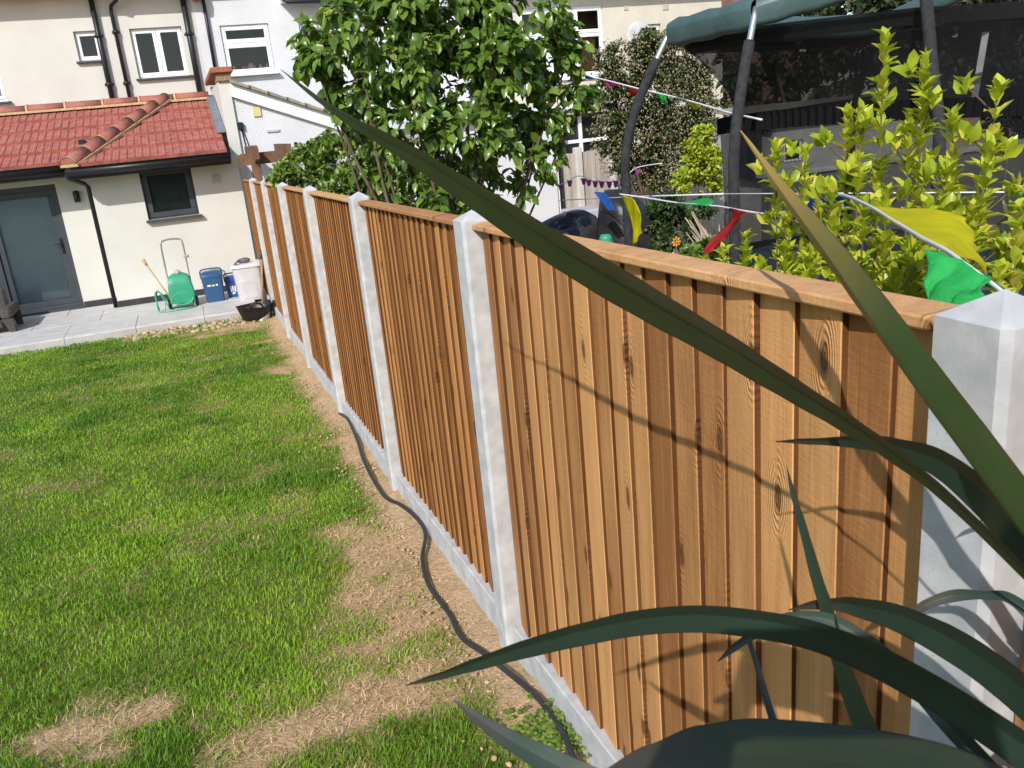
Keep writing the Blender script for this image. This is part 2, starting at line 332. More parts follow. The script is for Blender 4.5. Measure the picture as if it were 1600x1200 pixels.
# dead straw lying on the bare soil
n = 60000; q = np.stack([NR.uniform(-2.6, .0, n), NR.uniform(1.4, 6.5, n)], 1); b = bare(q[:, 0], q[:, 1]); q = q[NR.rand(n) < b*.55]
pz = np.stack([q[:, 0], q[:, 1], gzv(q[:, 1])+(fbm(q[:, 0], q[:, 1], 1.2)-.5)*.05+.004+.012*NR.rand(len(q))], 1)
sM = leaf_mat('dry_straw', (.38, .27, .13), (.70, .54, .31), .7, .1, .2)
blades('dry_grass', pz, .002+.012*NR.rand(len(q)), .0022+.001*NR.rand(len(q)), .02+.03*NR.rand(len(q)), NR.rand(len(q)), sM)
# soil crumbs and small stones
def clods(name, pts, size, mt):
    mb = MB()
    for (x, y, z), r in zip(pts, size):
        vs = []; 
        for (a_, e_) in [(0,1.57),(0,.3),(1.26,.3),(2.51,.3),(3.77,.3),(5.03,.3),(.6,-.6),(1.9,-.6),(3.1,-.6),(4.4,-.6),(5.6,-.6)]:
            k = r*rnd.uniform(.65, 1.2); vs.append((x+k*math.cos(a_)*math.cos(e_), y+k*math.sin(a_)*math.cos(e_), z+k*.7*math.sin(e_)))
        f = [(0, i, i % 5+1) for i in range(1, 6)] + [(i, i+5, i % 5+1) for i in range(1, 6)] + [(i+5, (i % 5)+6, i % 5+1) for i in range(1, 6)]
        mb.add(vs, f, True, tint=rnd.random())
    return struct(mb.build(name, mt), 'stuff')
cM = leaf_mat('soil_clods', (.27, .18, .10), (.50, .37, .23), .95, 0.0, .1)
P = []; R_ = []
for _ in range(2000):
    y = rnd.uniform(1.2, 8) if rnd.random() < .8 else rnd.uniform(8, 12); x = -abs(rnd.gauss(0, .13))-.0
    P.append((x, y, gz(y)+.02)); R_.append(.003+.009*rnd.random()**3)
for _ in range(900):
    x = rnd.uniform(-1.4, 0); y = rnd.uniform(1.5, 5)
    if float(bare(np.array([x]), np.array([y]))[0]) > .5: P.append((x, y, gz(y)+.004)); R_.append(.002+.005*rnd.random()**3)
clods('soil_crumbs', P, R_, cM)
P = []; R_ = []
for _ in range(420):
    px = rnd.uniform(195, 400); c = onG(px, 528-.155*(px-195)+rnd.uniform(-9, 9)); P.append((c.x, c.y, c.z+.01)); R_.append(.015+.04*rnd.random()**2)
clods('gravel', P, R_, leaf_mat('pale_pebble', (.24, .16, .10), (.52, .40, .28), .9, 0, .2))

# ------------------------------------------------------------------ fence
Y1, DP = 0.73579, 1.93
def ftop(y): return 1.4843625 - 0.02191664*y - 0.00019246*y*y
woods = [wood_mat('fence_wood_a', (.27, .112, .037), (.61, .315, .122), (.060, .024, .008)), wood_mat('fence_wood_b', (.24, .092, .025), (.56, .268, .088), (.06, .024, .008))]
capw = wood_mat('capping_wood', (.36, .175, .068), (.64, .37, .17), (.26, .13, .05))
conc = mat('concrete', (.56, .56, .55), .85, .13, 9, .35, 130, .25)
MATS['concrete_post'] = None
def concrete_post_mat():
    M = bpy.data.materials.new('cast_concrete'); M.use_nodes = True; t = M.node_tree; N = t.nodes; L = t.links; p = N['Principled BSDF']; p.inputs['Roughness'].default_value = .85; p.inputs['Specular IOR Level'].default_value = .25
    tc = N.new('ShaderNodeTexCoord')
    n1 = N.new('ShaderNodeTexNoise'); n1.inputs['Scale'].default_value = 16; n1.inputs['Detail'].default_value = 8; L.new(tc.outputs['Object'], n1.inputs[0])
    r1 = N.new('ShaderNodeValToRGB'); r1.color_ramp.elements[0].position = .32; r1.color_ramp.elements[1].position = .68; r1.color_ramp.elements[0].color = (.37, .38, .39, 1); r1.color_ramp.elements[1].color = (.52, .525, .53, 1); L.new(n1.outputs[0], r1.inputs[0])
    v = N.new('ShaderNodeTexVoronoi'); v.inputs['Scale'].default_value = 95; L.new(tc.outputs['Object'], v.inputs[0])
    mr = N.new('ShaderNodeMapRange'); mr.inputs[1].default_value = .06; mr.inputs[2].default_value = .14; L.new(v.outputs['Distance'], mr.inputs[0])
    n2 = N.new('ShaderNodeTexNoise'); n2.inputs['Scale'].default_value = 13; L.new(tc.outputs['Object'], n2.inputs[0])
    gt = N.new('ShaderNodeMapRange'); gt.inputs[1].default_value = .44; gt.inputs[2].default_value = .62; gt.inputs[3].default_value = 1; gt.inputs[4].default_value = 0; L.new(n2.outputs[0], gt.inputs[0])
    pit = N.new('ShaderNodeMath'); pit.operation = 'MAXIMUM'; L.new(mr.outputs[0], pit.inputs[0]); L.new(gt.outputs[0], pit.inputs[1])
    mx = N.new('ShaderNodeMixRGB'); mx.inputs[1].default_value = (.28, .28, .28, 1); L.new(pit.outputs[0], mx.inputs[0]); L.new(r1.outputs[0], mx.inputs[2]); L.new(mx.outputs[0], p.inputs['Base Color'])
    n3 = N.new('ShaderNodeTexNoise'); n3.inputs['Scale'].default_value = 160; L.new(tc.outputs['Object'], n3.inputs[0])
    ad = N.new('ShaderNodeMath'); ad.operation = 'ADD'; L.new(n3.outputs[0], ad.inputs[0]); L.new(pit.outputs[0], ad.inputs[1])
    bp = N.new('ShaderNodeBump'); bp.inputs['Strength'].default_value = .22; bp.inputs['Distance'].default_value = .0016; L.new(ad.outputs[0], bp.inputs['Height']); L.new(bp.outputs[0], p.inputs['Normal'])
    return M
cpm = concrete_post_mat()
post_lab = {1: 'nearest pale concrete fence post, with the green flag tied at its top', 2: 'second concrete fence post from the right, ending the panel behind the long leaf', 3: 'third concrete fence post from the right, with clods at its foot',
            4: 'fourth concrete fence post from the right, beside the start of the black cable', 5: 'fifth concrete fence post from the right', 6: 'sixth concrete fence post from the right, below the low leafy shrub', 7: 'farthest concrete fence post, by the shovel and black bucket'}
for k in range(1, 8):
    ye = Y1+(k-1)*DP; ya = ye-.1; zt = ftop(ye)+rnd.uniform(-.004, .004); zb = gz(ye)-.35; c = .010; mb = MB()
    e_ = .003; ring = [(0+c, ya), (.1-c, ya), (.1, ya+c), (.1, ye-e_), (.1-e_, ye), (e_, ye), (0, ye-e_), (0, ya+c)]
    vs = [(x, y, zb) for x, y in ring] + [(x, y, zt) for x, y in ring] + [(.05, (ya+ye)/2, zt+.030)]
    mb.add(vs, [(i, (i+1) % 8, (i+1) % 8+8, i+8) for i in range(8)] + [(i+8, (i+1) % 8+8, 16) for i in range(8)])
    tag(mb.build('concrete_post', cpm), post_lab[k], 'fence post', 'concrete posts of the new fence')
pan_lab = {0: 'brown closeboard panel at the right edge beyond the nearest post', 1: 'large nearest brown closeboard panel behind the dark strap leaves', 2: 'brown closeboard panel second from the right, between second and third posts', 3: 'brown closeboard panel third from the right, above the cable',
           4: 'brown closeboard panel fourth from the right', 5: 'narrow looking brown closeboard panel fifth from the right', 6: 'brown closeboard panel sixth from the right, next to the last bay', 7: 'last brown closeboard panel meeting the cream house wall'}
grav_lab = {0: 'concrete gravel board under the panel at the right edge', 1: 'nearest concrete gravel board, under the largest panel', 2: 'concrete gravel board between the second and third posts', 3: 'concrete gravel board between third and fourth posts, beside the cable',
            4: 'concrete gravel board fourth from the right', 5: 'concrete gravel board fifth from the right', 6: 'concrete gravel board sixth from the right, beyond the lawn corner', 7: 'last concrete gravel board, behind the black bucket'}
for k in range(0, 8):
    ya = Y1+(k-1)*DP+.006; yb = Y1+k*DP-.1-.006
    if k == 7: yb += .20
    root = thing('fence_panel', pan_lab[k], 'fence panel', (.05, (ya+yb)/2, gz((ya+yb)/2)+.15), 'closeboard panels of the new fence')
    mb = MB(); y = ya; prev = None
    # last cover strip at the near end: boards lap with the thick edge towards the camera
    while y < yb-.02:
        w = rnd.uniform(.088, .106)
        if y+w > yb-.045: w = yb-y
        ye = y+w+.0; th = rnd.uniform(.0125, .0165); zb = gz(y+w/2)+.15+rnd.uniform(-.004, .004); jx = rnd.uniform(-.002, .002); tw = rnd.uniform(-.003, .003)
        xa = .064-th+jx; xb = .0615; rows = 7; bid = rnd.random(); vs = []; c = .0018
        for i in range(rows+1):
            t = i/rows; z = zb*(1-t); bow = math.sin(t*math.pi)*tw
            def zz(yy): return zb*(1-t) + (ftop(yy)-.034)*t
            vs += [(.068, y+bow, zz(y)), (xa+c, y+bow, zz(y)), (xa, y+c+bow, zz(y)), (xb, ye+.002, zz(ye)), (.068, ye+.002, zz(ye))]
        fe = []; ff = []
        for i in range(rows):
            b_ = i*5; n_ = b_+5
            fe += [(b_, b_+1, n_+1, n_)]; ff += [(b_+1, b_+2, n_+2, n_+1), (b_+2, b_+3, n_+3, n_+2), (b_+4, b_, n_, n_+4)]
        base = len(mb.v)
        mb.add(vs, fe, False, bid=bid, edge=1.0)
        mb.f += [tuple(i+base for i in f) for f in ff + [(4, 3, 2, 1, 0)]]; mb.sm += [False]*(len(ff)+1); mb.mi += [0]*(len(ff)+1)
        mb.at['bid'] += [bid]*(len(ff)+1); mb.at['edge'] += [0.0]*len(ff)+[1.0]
        y = ye
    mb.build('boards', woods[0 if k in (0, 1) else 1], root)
    cp = MB(); nseg = 6
    P = []
    for i in range(nseg+1):
        yy = ya-.002+(yb-ya+.004)*i/nseg; z = ftop(yy)-.0325
        P.append([(.032, yy, z), (.030, yy, z+.003), (.030, yy, z+.015), (.033, yy, z+.018), (.088, yy, z+.022), (.092, yy, z+.018), (.092, yy, z), (.032, yy, z)])
    cp.grid(P, False, bid=rnd.random(), edge=0.0); cp.add(P[0], [(0, 1, 2, 3, 4, 5, 6)], bid=.5, edge=1.0); cp.add(P[-1], [(6, 5, 4, 3, 2, 1, 0)], bid=.5, edge=1.0)
    cp.build('capping_rail', capw, root)
    rr = MB()
    for f in (.15, .5, .85):
        zA = gz(ya)+.15; zB = ftop(ya)
        rr.prism([(.0685, ya, zA+(zB-zA)*f-.04), (.108, ya, zA+(zB-zA)*f), (.0685, ya, zA+(zB-zA)*f+.04)], (0, yb-ya, ftop(yb)-ftop(ya)), bid=f, edge=0.0)
    rr.build('back_rail', woods[1], root)
    gb = MB(); P = []
    for i in range(9):
        yy = ya+(yb-ya)*i/8; g = gz(yy); z1 = g+.148
        P.append([(.028, yy, g-.2), (.028, yy, z1-.004), (.032, yy, z1), (.084, yy, z1), (.084, yy, g-.2)])
    gb.grid(P, False)
    tag(gb.build('gravel_board', cpm), grav_lab[k], 'gravel board', 'concrete gravel boards under the panels')

# black cable on the lawn
pts = [onG(*q) for q in [(531,652),(545,668),(560,700),(572,735),(600,785),(628,806),(652,824),(667,850),(662,888),(672,925),(703,968),(722,1005),(760,1040),(800,1075),(838,1108),(862,1142),(885,1180),(905,1225)]]
pts = [p+Vector((0, 0, .022+.01*math.sin(i*1.7)*.6 + max(0, min(1, (p.x+.13)/.1))*.04)) for i, p in enumerate(pts)]; pts[0].z -= .03
mb = MB(); mb.tube(smoothpath(pts, 7), .0100, 8); tag(mb.build('garden_cable', mat('black_rubber', (.028, .030, .033), .5, .2, 20, .2, 200)), 'black armoured cable snaking over the lawn beside the fence', 'cable')

# ------------------------------------------------------------------ patio
slab = mat('porcelain_slab', (.52, .515, .505), .6, .12, 4, .08, 60, .4, stretch=(1, 3, 1))
mb = MB()
yA, yB = PATIO_Y, 15.6; x = -7.0; gx = .006
rows = [(yA, yA+.9), (yA+.9+gx, yA+1.8), (yA+1.8+gx, yB)]
for ri, (a0, a1) in enumerate(rows):
    x = -7.2+ri*.37
    while x < -.16:
        x1 = min(x+.9, -.16); mb.box(x, x1-gx, a0, a1, PATIO_Z-.03, PATIO_Z+rnd.uniform(-.0015, .0015), .003); x += .9
mb.box(-7.2, -.16, yA+.02, yB, PATIO_Z-.3, PATIO_Z-.012)
struct(mb.build('patio', slab))
x = -7.2; mb = MB()
while x < -.2:
    x1 = min(x+.9, -.16); mb.box(x, x1-.005, yA-.018, yA+.018, PATIO_Z-.14, PATIO_Z-.031, .002); x += .9
struct(mb.build('patio_edging', mat('slab_edge', (.42, .41, .39), .7, .12, 5, .1, 60)))

# ------------------------------------------------------------------ houses
cream = mat('cream_render', (.575, .565, .52), .9, .05, 1.3, .25, 140, .2)
cream2 = mat('cream_roughcast', (.58, .545, .46), .9, .06, 2, .6, 45, .2)
white = mat('white_masonry', (.585, .595, .62), .9, .05, 1.6, .5, 40, .2)
plinthM = mat('black_plinth', (.03, .03, .032), .7, .2, 5, .2, 80)
upvc = mat('white_upvc', (.80, .81, .82), .35, .03, 3)
anth = mat('anthracite_frame', (.045, .052, .062), .45, .1, 3)
sillM = mat('dark_sill', (.06, .063, .068), .5, .1, 4)
blackpl = mat('black_plastic', (.014, .014, .016), .4, .1, 6)
glass = glass_mat('window_glass')
dark = mat('dark_room', (.018, .028, .040), .9, .2, 2)
brick = mat('red_brick', (.33, .12, .07), .85, .25, 18, .4, 60)
def wall(mb, x0, x1, z0, z1, Y, holes, dep=.12):
    xs = sorted({x0, x1} | {h[0] for h in holes} | {h[1] for h in holes}); zs = sorted({z0, z1} | {h[2] for h in holes} | {h[3] for h in holes})
    for i in range(len(xs)-1):
        for j in range(len(zs)-1):
            cx, cz = (xs[i]+xs[i+1])/2, (zs[j]+zs[j+1])/2
            if any(h[0] < cx < h[1] and h[2] < cz < h[3] for h in holes): continue
            mb.add([(xs[i], Y, zs[j]), (xs[i+1], Y, zs[j]), (xs[i+1], Y, zs[j+1]), (xs[i], Y, zs[j+1])], [(0, 1, 2, 3)])
    for (a, b, c, d) in holes:
        mb.add([(a, Y, c), (b, Y, c), (b, Y, d), (a, Y, d), (a, Y+dep, c), (b, Y+dep, c), (b, Y+dep, d), (a, Y+dep, d)], [(0, 4, 5, 1), (1, 5, 6, 2), (2, 6, 7, 3), (3, 7, 4, 0)])
def frame(mb, a, b, c, d, Y, t, dep=.05, ch=.006):
    mb.box(a, b, Y, Y+dep, c, c+t, ch); mb.box(a, b, Y, Y+dep, d-t, d, ch)
    mb.box(a, a+t, Y+.001, Y+dep-.001, c+t-.002, d-t+.002, ch); mb.box(b-t, b, Y+.001, Y+dep-.001, c+t-.002, d-t+.002, ch)
def window(par, a, b, c, d, Y, fm, casements, t=.055, sm=None, rec=.07, back=.6, room=None, sill_out=.07, surround=None):
    """hole a..b, c..d in a wall at Y; casements: list of (x0,x1,z0,z1)"""
    mb = MB(); frame(mb, a+.002, b-.002, c+.002, d-.002, Y+rec, .035, .06)
    for (x0, x1, z0, z1) in casements: frame(mb, x0, x1, z0, z1, Y+rec-.015, t, .06)
    w = mb.build('window', fm, par)
    g = MB()
    for (x0, x1, z0, z1) in casements: g.add([(x0+t-.003, Y+rec+.02, z0+t-.003), (x1-t+.003, Y+rec+.02, z0+t-.003), (x1-t+.003, Y+rec+.02, z1-t+.003), (x0+t-.003, Y+rec+.02, z1-t+.003)], [(0, 1, 2, 3)])
    g.build('pane', glass, w)
    if sm: s = MB(); s.box(a-.05, b+.05, Y-sill_out, Y+rec, c-.035, c-.001, .004); s.build('sill', sm, w)
    r = MB(); y0, y1 = Y+rec+.061, Y+rec+back
    r.add([(a-.3, y1, c-.2), (b+.3, y1, c-.2), (b+.3, y1, d+.2), (a-.3, y1, d+.2), (a-.3, y0, c-.2), (b+.3, y0, c-.2), (b+.3, y0, d+.2), (a-.3, y0, d+.2)], [(0, 3, 2, 1), (0, 1, 5, 4), (2, 3, 7, 6), (1, 2, 6, 5), (3, 0, 4, 7)])
    r.build('room', room or dark, w)
    return w
def pipe(par, pts, r=.034, m=None, name='downpipe', clips=()):
    mb = MB(); mb.tube(pts, r, 10)
    for c in clips: mb.lathe((c[0], c[1], c[2]-.03), [(r+.012, 0), (r+.012, .06)], 10); mb.box(c[0]-r-.03, c[0]+r+.03, c[1]+r-.005, c[1]+r+.03, c[2]-.02, c[2]+.02)
    return mb.build(name, m or blackpl, par)

# cream two storey house on the left
YL = 17.6
H = thing('rendered_house', 'cream rendered two storey house wall with white casements above the red tiled roof', 'house', (-3, YL, -.7))
holes = [(-4.3, -3.40, 2.70, 3.72), (-2.14, -1.745, 3.26, 3.75), (-1.235, -.36, 2.91, 3.745)]
mb = MB(); wall(mb, -8, -.10, -.7, 4.32, YL, holes); mb.add([(-.10, YL, -.7), (-.10, YL+5, -.7), (-.10, YL+5, 4.32), (-.10, YL, 4.32)], [(0, 1, 2, 3)])
mb.build('wall', cream, H)
w = window(H, *holes[0], YL, upvc, [(-3.84, -3.42, 2.74, 3.70), (-4.28, -3.84, 2.74, 3.70)], sm=sillM)
bl = MB()
for i in range(24): z = 2.80+i*.036; bl.box(-4.2, -3.48, YL+.16, YL+.175, z, z+.026)
bl.build('blind', upvc, w)
window(H, *holes[1], YL, upvc, [(-2.12, -1.765, 3.28, 3.73)], t=.06, sm=sillM)
window(H, *holes[2], YL, upvc, [(-1.215, -.805, 2.935, 3.725), (-.80, -.38, 2.935, 3.725)], t=.065, sm=sillM)
eM = mat('soffit', (.22, .22, .20), .7); fasc = mat('dark_fascia', (.03, .03, .03), .5)
mb = MB(); mb.box(-8, -.05, YL-.28, YL-.002, 4.32, 4.36); mb.build('soffit', upvc, H)
mb = MB(); mb.tube([(-8, YL-.34, 4.36), (-.05, YL-.34, 4.34)], .06, 10); mb.build('gutter', blackpl, H)
mb = MB(); mb.prism([(-8, YL-.34, 4.38), (-8, YL+5, 6.9), (-8, YL+5, 6.8), (-8, YL-.30, 4.37)], (7.95, 0, 0)); mb.build('roof', mat('dark_roof_tile', (.10, .07, .06), .8), H)
pipe(H, [(-1.74, YL-.06, 4.35), (-1.745, YL-.06, 2.2)], .045, clips=[(-1.745, YL-.06, 3.65), (-1.745, YL-.06, 2.85)])
pipe(H, [(-1.30, YL-.30, 4.30), (-1.33, YL-.25, 4.18), (-1.44, YL-.09, 4.12), (-1.46, YL-.06, 4.02), (-1.455, YL-.06, 2.2)], .032, clips=[(-1.457, YL-.06, 3.7), (-1.456, YL-.06, 2.85)])
pipe(H, [(-.245, YL-.06, 4.35), (-.255, YL-.06, 2.2)], .05, clips=[(-.25, YL-.06, 3.6)])

# single storey extension with the red roof
E = thing('house_extension', 'single storey cream extension with red pantile roof, black gutter and grey patio door', 'extension', (-2, 15, -.7))
YR, YLx = 14.45, 14.90; XS = -2.13
hw = (-1.435, -.69, .665, 1.40); hd = (-4.75, -2.655, PATIO_Z+.02, 1.33)
mb = MB(); wall(mb, XS, .02, -.75, 1.50, YR, [hw]); mb.add([(XS, YLx, -.75), (XS, YR, -.75), (XS, YR, 1.5), (XS, YLx, 1.5)], [(0, 1, 2, 3)])
mb.add([(.02, YR, -.75), (.02, 14.549, -.75), (.02, 14.549, 1.53), (.02, YR, 1.5)], [(0, 1, 2, 3)])
wall(mb, -7, XS, -.75, 1.55, YLx, [hd]); mb.build('wall', cream, E)
mb = MB(); mb.box(XS-.012, -.16, YR-.012, YR+.01, -.72, PATIO_Z+.095); mb.box(-2.65, XS-.013, YLx-.012, YLx+.01, -.72, PATIO_Z+.095); mb.build('plinth', plinthM, E)
w = window(E, *hw, YR, anth, [(-1.41, -.715, .69, 1.385)], t=.075, rec=.06)
s = MB(); s.box(hw[0]+.05, hw[1]-.05, YR+.135, YR+.14, hw[2]+.03, hw[3]-.03); s.build('blind', mat('slate_blind', (.055, .068, .072), .8), w)
s = MB(); s.box(-1.47, -.655, YR-.09, YR+.06, .628, .664, .004); s.build('sill', sillM, w)
# sliding patio door: grey frame, pale blind behind the glass
blind = mat('grey_blind', (.33, .39, .425), .8, .10, 1.2)
mb = MB(); frame(mb, hd[0], hd[1], hd[2], hd[3], YLx+.03, .075, .10); mb.box(-3.79, -3.64, YLx+.02, YLx+.10, hd[2]+.07, hd[3]-.07, .006); mb.box(hd[0], hd[1], YLx-.03, YLx+.03, hd[2]-.03, hd[2]+.015, .004)
dr = mb.build('patio_door', anth, E)
mb = MB(); frame(mb, -3.64, -2.72, hd[2]+.075, hd[3]-.075, YLx+.05, .085, .05); mb.build('door_leaf', anth, dr)
g = MB()
for a, b in ((-3.56, -2.80), (-4.70, -3.785)): g.add([(a, YLx+.075, hd[2]+.07), (b, YLx+.075, hd[2]+.07), (b, YLx+.075, hd[3]-.07), (a, YLx+.075, hd[3]-.07)], [(0, 1, 2, 3)])
g.build('pane', glass, dr)
g = MB(); g.add([(-4.8, YLx+.115, hd[2]), (-2.7, YLx+.115, hd[2]), (-2.7, YLx+.115, hd[3]), (-4.8, YLx+.115, hd[3])], [(0, 1, 2, 3)]); g.build('blind', blind, dr)
hx = -2.765; mb = MB(); mb.box(hx-.018, hx+.018, YLx+.035, YLx+.05, .28, .52, .004); mb.tube([(hx, YLx+.04, .44), (hx, YLx-.01, .44), (hx-.10, YLx-.012, .435)], .009, 6); mb.lathe((hx, YLx+.035, .34), [(.0, -.012), (.014, -.012), (.014, .01)], 10, axis=(0, 1, 0)); mb.build('handle', blackpl, dr)
# roof: double roman tiles in courses
tile = mat('red_pantile', (.37, .110, .085), .8, .22, 9, .2, 120, .3, var2=(.45, .16, .125))
def tiles(mb, clip, x0, x1, e, r, courses, roll=.106, step=.02):
    """e,r: (Y,Z) at eave and ridge; clip(x, t)->bool"""
    n = int(round((x1-x0)/roll)); prof = [(0, 0.0), (.05, .008), (.25, .012), (.5, .010), (.75, .015), (.95, .010)]
    dY, dZ = r[0]-e[0], r[1]-e[1]; Ln = math.hypot(dY, dZ); ny, nz = -dZ/Ln, dY/Ln
    for c in range(courses):
        ta, tb = c/courses, (c+1)/courses
        for i in range(n):
            row = [[], [], []]; j = rnd.uniform(-.003, .003)
            for u, h in prof+[(1.0, 0.0)]:
                x = x0+(i+u)*roll
                for q, (t, up) in enumerate(((ta, -.008), (ta, step), (tb, .0))):
                    hh = h*(1 if q else .6)+up+(j if q else 0)
                    row[q].append((x, e[0]+dY*t+ny*hh, e[1]+dZ*t+nz*hh))
            if not (clip(x0+(i+.5)*roll, (ta+tb)/2)): continue
            mb.grid(row, False)
RZ = 2.42; RY = 16.55; eR = (13.93, 1.555); eL = (14.28, 1.60)
hipA = Vector((-2.30, 13.93, 1.56)); hipB = Vector((-.86, RY, RZ+.03))
def hipx(t): return hipA.x+(hipB.x-hipA.x)*t
mb = MB(); tiles(mb, lambda x, t: x > hipx(t)-.1, -2.36, -.13, eR, (RY, RZ), 5, step=.042); tiles(mb, lambda x, t: x < hipx(t)+.08, -7.02, -.6, eL, (RY, RZ), 5, step=.042)
mb.add([(hipA.x-.05, eR[0], eR[1]-.05), (hipA.x-.05, eL[0]+.1, eL[1]-.02), (hipB.x, RY, RZ-.05)], [(0, 1, 2)])
mb.add([(-7, RY, RZ), (-.13, RY, RZ), (-.13, 17.6, RZ-.1), (-7, 17.6, RZ-.1)], [(0, 1, 2, 3)])
roof = mb.build('roof', tile, E)
ridgeM = mat('ridge_clay', (.34, .125, .092), .8, .18, 9, .3, 90, .3); mortar = mat('yellow_mortar', (.52, .38, .22), .95, .15, 20, .5, 80)
def capping(A, B, seg, r, nm):
    A, B = Vector(A), Vector(B); n = max(1, round((B-A).length/seg)); d = (B-A)/n; side = d.cross(Vector((0, 0, 1))).normalized(); up = side.cross(d).normalized(); mb = MB(); mo = MB()
    for i in range(n):
        a, b = A+d*(i+.012), A+d*(i+.985); P = []
        for p, k in ((a, 1.0), (b, .94)):
            P.append([p+side*(math.cos(an)*r*k)+up*(math.sin(an)*r*k*.92-.02) for an in [math.pi*j/10 for j in range(11)]])
        mb.grid(P, True); mb.add(P[0], [tuple(range(11))])
        mo.add([a-d*.03+side*(math.cos(an)*(r+.012))+up*(math.sin(an)*(r+.012)*.92-.02) for an in [math.pi*j/10 for j in range(11)]]+[a+d*.022+side*(math.cos(an)*(r+.012))+up*(math.sin(an)*(r+.012)*.92-.02) for an in [math.pi*j/10 for j in range(11)]], [(j, j+1, j+12, j+11) for j in range(10)])
    mo.obox((A+B)/2-up*.035, d, side, up, (B-A).length/2, r+.018, .018)
    o = mb.build(nm, ridgeM, E, solid=.012); mo.build('mortar_bed', mortar, o); return o
capping((-7, RY, RZ+.06), (-.14, RY, RZ+.06), .57, .115, 'ridge_tiles')
capping(hipA+Vector((.0, 0, .05)), hipB+Vector((0, 0, .06)), .46, .12, 'hip_tiles')
mb = MB(); mb.box(-2.36, -.10, 13.985, YR-.002, 1.44, 1.50); mb.box(-7, -2.37, 14.335, YLx-.002, 1.48, 1.55); mb.build('soffit', anth, E)
mb = MB()
for (a, b, yy, zz) in ((-2.36, -.10, 13.93, 1.50), (-7, -2.30, 14.28, 1.545)):
    mb.box(a, b, yy+.056, yy+.08, zz-.12, zz+.05)
    P = []
    for x in (a, b): P.append([(x, yy-.055*math.cos(an)+.0, zz+.02-.095*math.sin(an)) for an in [math.pi*j/8 for j in range(9)]])
    mb.grid(P, True); mb.add(P[0], [tuple(range(9))]); mb.add(P[1], [tuple(range(8, -1, -1))])
gt = mb.build('gutter', blackpl, E, solid=.004)
pipe(E, [(-2.36, 14.0, 1.46), (-2.34, 14.05, 1.40), (-2.20, YR-.02, 1.30), (-2.165, YR+.02, 1.25), (-2.17, YR+.03, PATIO_Z)], .033)
mb = MB(); mb.box(-2.20, -2.10, 14.9, 15.02, 1.83, 1.93, .01); mb.build('roof_vent', blackpl, roof)
mb = MB(); mb.prism([(-.20, 14.6, 1.86), (-.20, RY, RZ+.075), (-.20, RY, RZ+.06), (-.20, 14.6, 1.845)], (.13, 0, 0)); mb.build('lead_flashing', mat('lead', (.16, .18, .22), .5, .15, 5), roof)
mb = MB(); frame(mb, -.405, -.285, 1.105, 1.235, YR-.014, .012, .014, 0)
for i in range(4): mb.box(-.395, -.295, YR-.010, YR-.002, 1.125+i*.026, 1.143+i*.026)
mb.build('air_vent', mat('grey_vent', (.42, .42, .40), .6), E)
mb = MB(); mb.lathe((-2.39, YLx-.06, 1.03), [(.04, 0), (.045, .02), (.045, .15), (.03, .17), (0, .175)], 12); mb.box(-2.42, -2.36, YLx-.06, YLx, 1.08, 1.14); mb.build('wall_lamp', blackpl, E)

# party wall with brick cap, then the white house
Pw = thing('party_wall', 'narrow white rendered parapet wall with a brick coping beside the red roof', 'wall', (0, 15, -.7))
mb = MB(); mb.prism([(-.06, 14.55, -.75), (-.06, 17.58, -.75), (-.06, 17.58, 2.60), (-.06, 16.2, 2.60), (-.06, 14.55, 2.58)], (.17, 0, 0)); mb.build('wall', cream, Pw)
mb = MB(); mb.box(-.07, .15, 14.50, 15.1, 2.581, 2.70, .01); mb.build('brick_course', mat('buff_brick', (.30, .21, .12), .9, .3, 14, .4, 60), Pw)
mb = MB(); mb.box(-.14, .19, 14.44, 17.5, 2.701, 2.785, .012); mb.build('coping', brick, Pw)
Wh = thing('white_house', 'white rendered two storey house with a white window holding pink bottles', 'house', (2, YL, -.7))
hW = [(.30, 1.165, 2.86, 3.715), (1.72, 2.0, 3.1, 3.70), (4.22, 4.70, 3.46, 3.92)]
mb = MB(); wall(mb, -.098, 5.5, -.7, 4.5, YL, hW); mb.build('wall', white, Wh)
w = window(Wh, *hW[0], YL, upvc, [(.315, 1.15, 3.40, 3.70), (.315, 1.15, 2.875, 3.395)], t=.075, rec=.05, sm=upvc, sill_out=.12)
window(Wh, *hW[1], YL, upvc, [(1.735, 1.985, 3.115, 3.685)], t=.05)
w6 = window(Wh, *hW[2], YL, upvc, [(4.235, 4.685, 3.475, 3.905)], t=.05, sm=upvc)
mb = MB(); P = []
for i in range(41): x = 4.25+.42*i/40; P.append([(x, YL+.2+.015*math.sin(i*1.3), 3.4), (x, YL+.2+.015*math.sin(i*1.3), 3.95)])
mb.grid(P); mb.build('net_curtain', mat('grey_curtain', (.30, .31, .30), .9), w6)
mb = MB(); mb.box(1.45, 3.0, YL-.42, YL-.002, 4.02, 4.5); mb.build('oriel_bay', mat('grey_cladding', (.55, .57, .60), .7), Wh)
mb = MB(); mb.tube([(1.40, YL-.38, 4.10), (1.52, YL-.44, 4.0), (3.02, YL-.44, 3.97)], .035, 8); mb.build('gutter', blackpl, Wh)
mb = MB(); mb.box(-.1, 5.5, YL-.33, YL-.002, 4.42, 4.46); mb.build('soffit', upvc, Wh)
pipe(Wh, [(.10, YL-.05, 4.4), (.085, YL-.05, 2.7)], .03)
mb = MB(); mb.lathe((-.02, YL-.22, 4.1), [(.0, 0), (.08, .02), (.10, .15), (.07, .4)], 9); mb.build('corbel', brick, Wh)
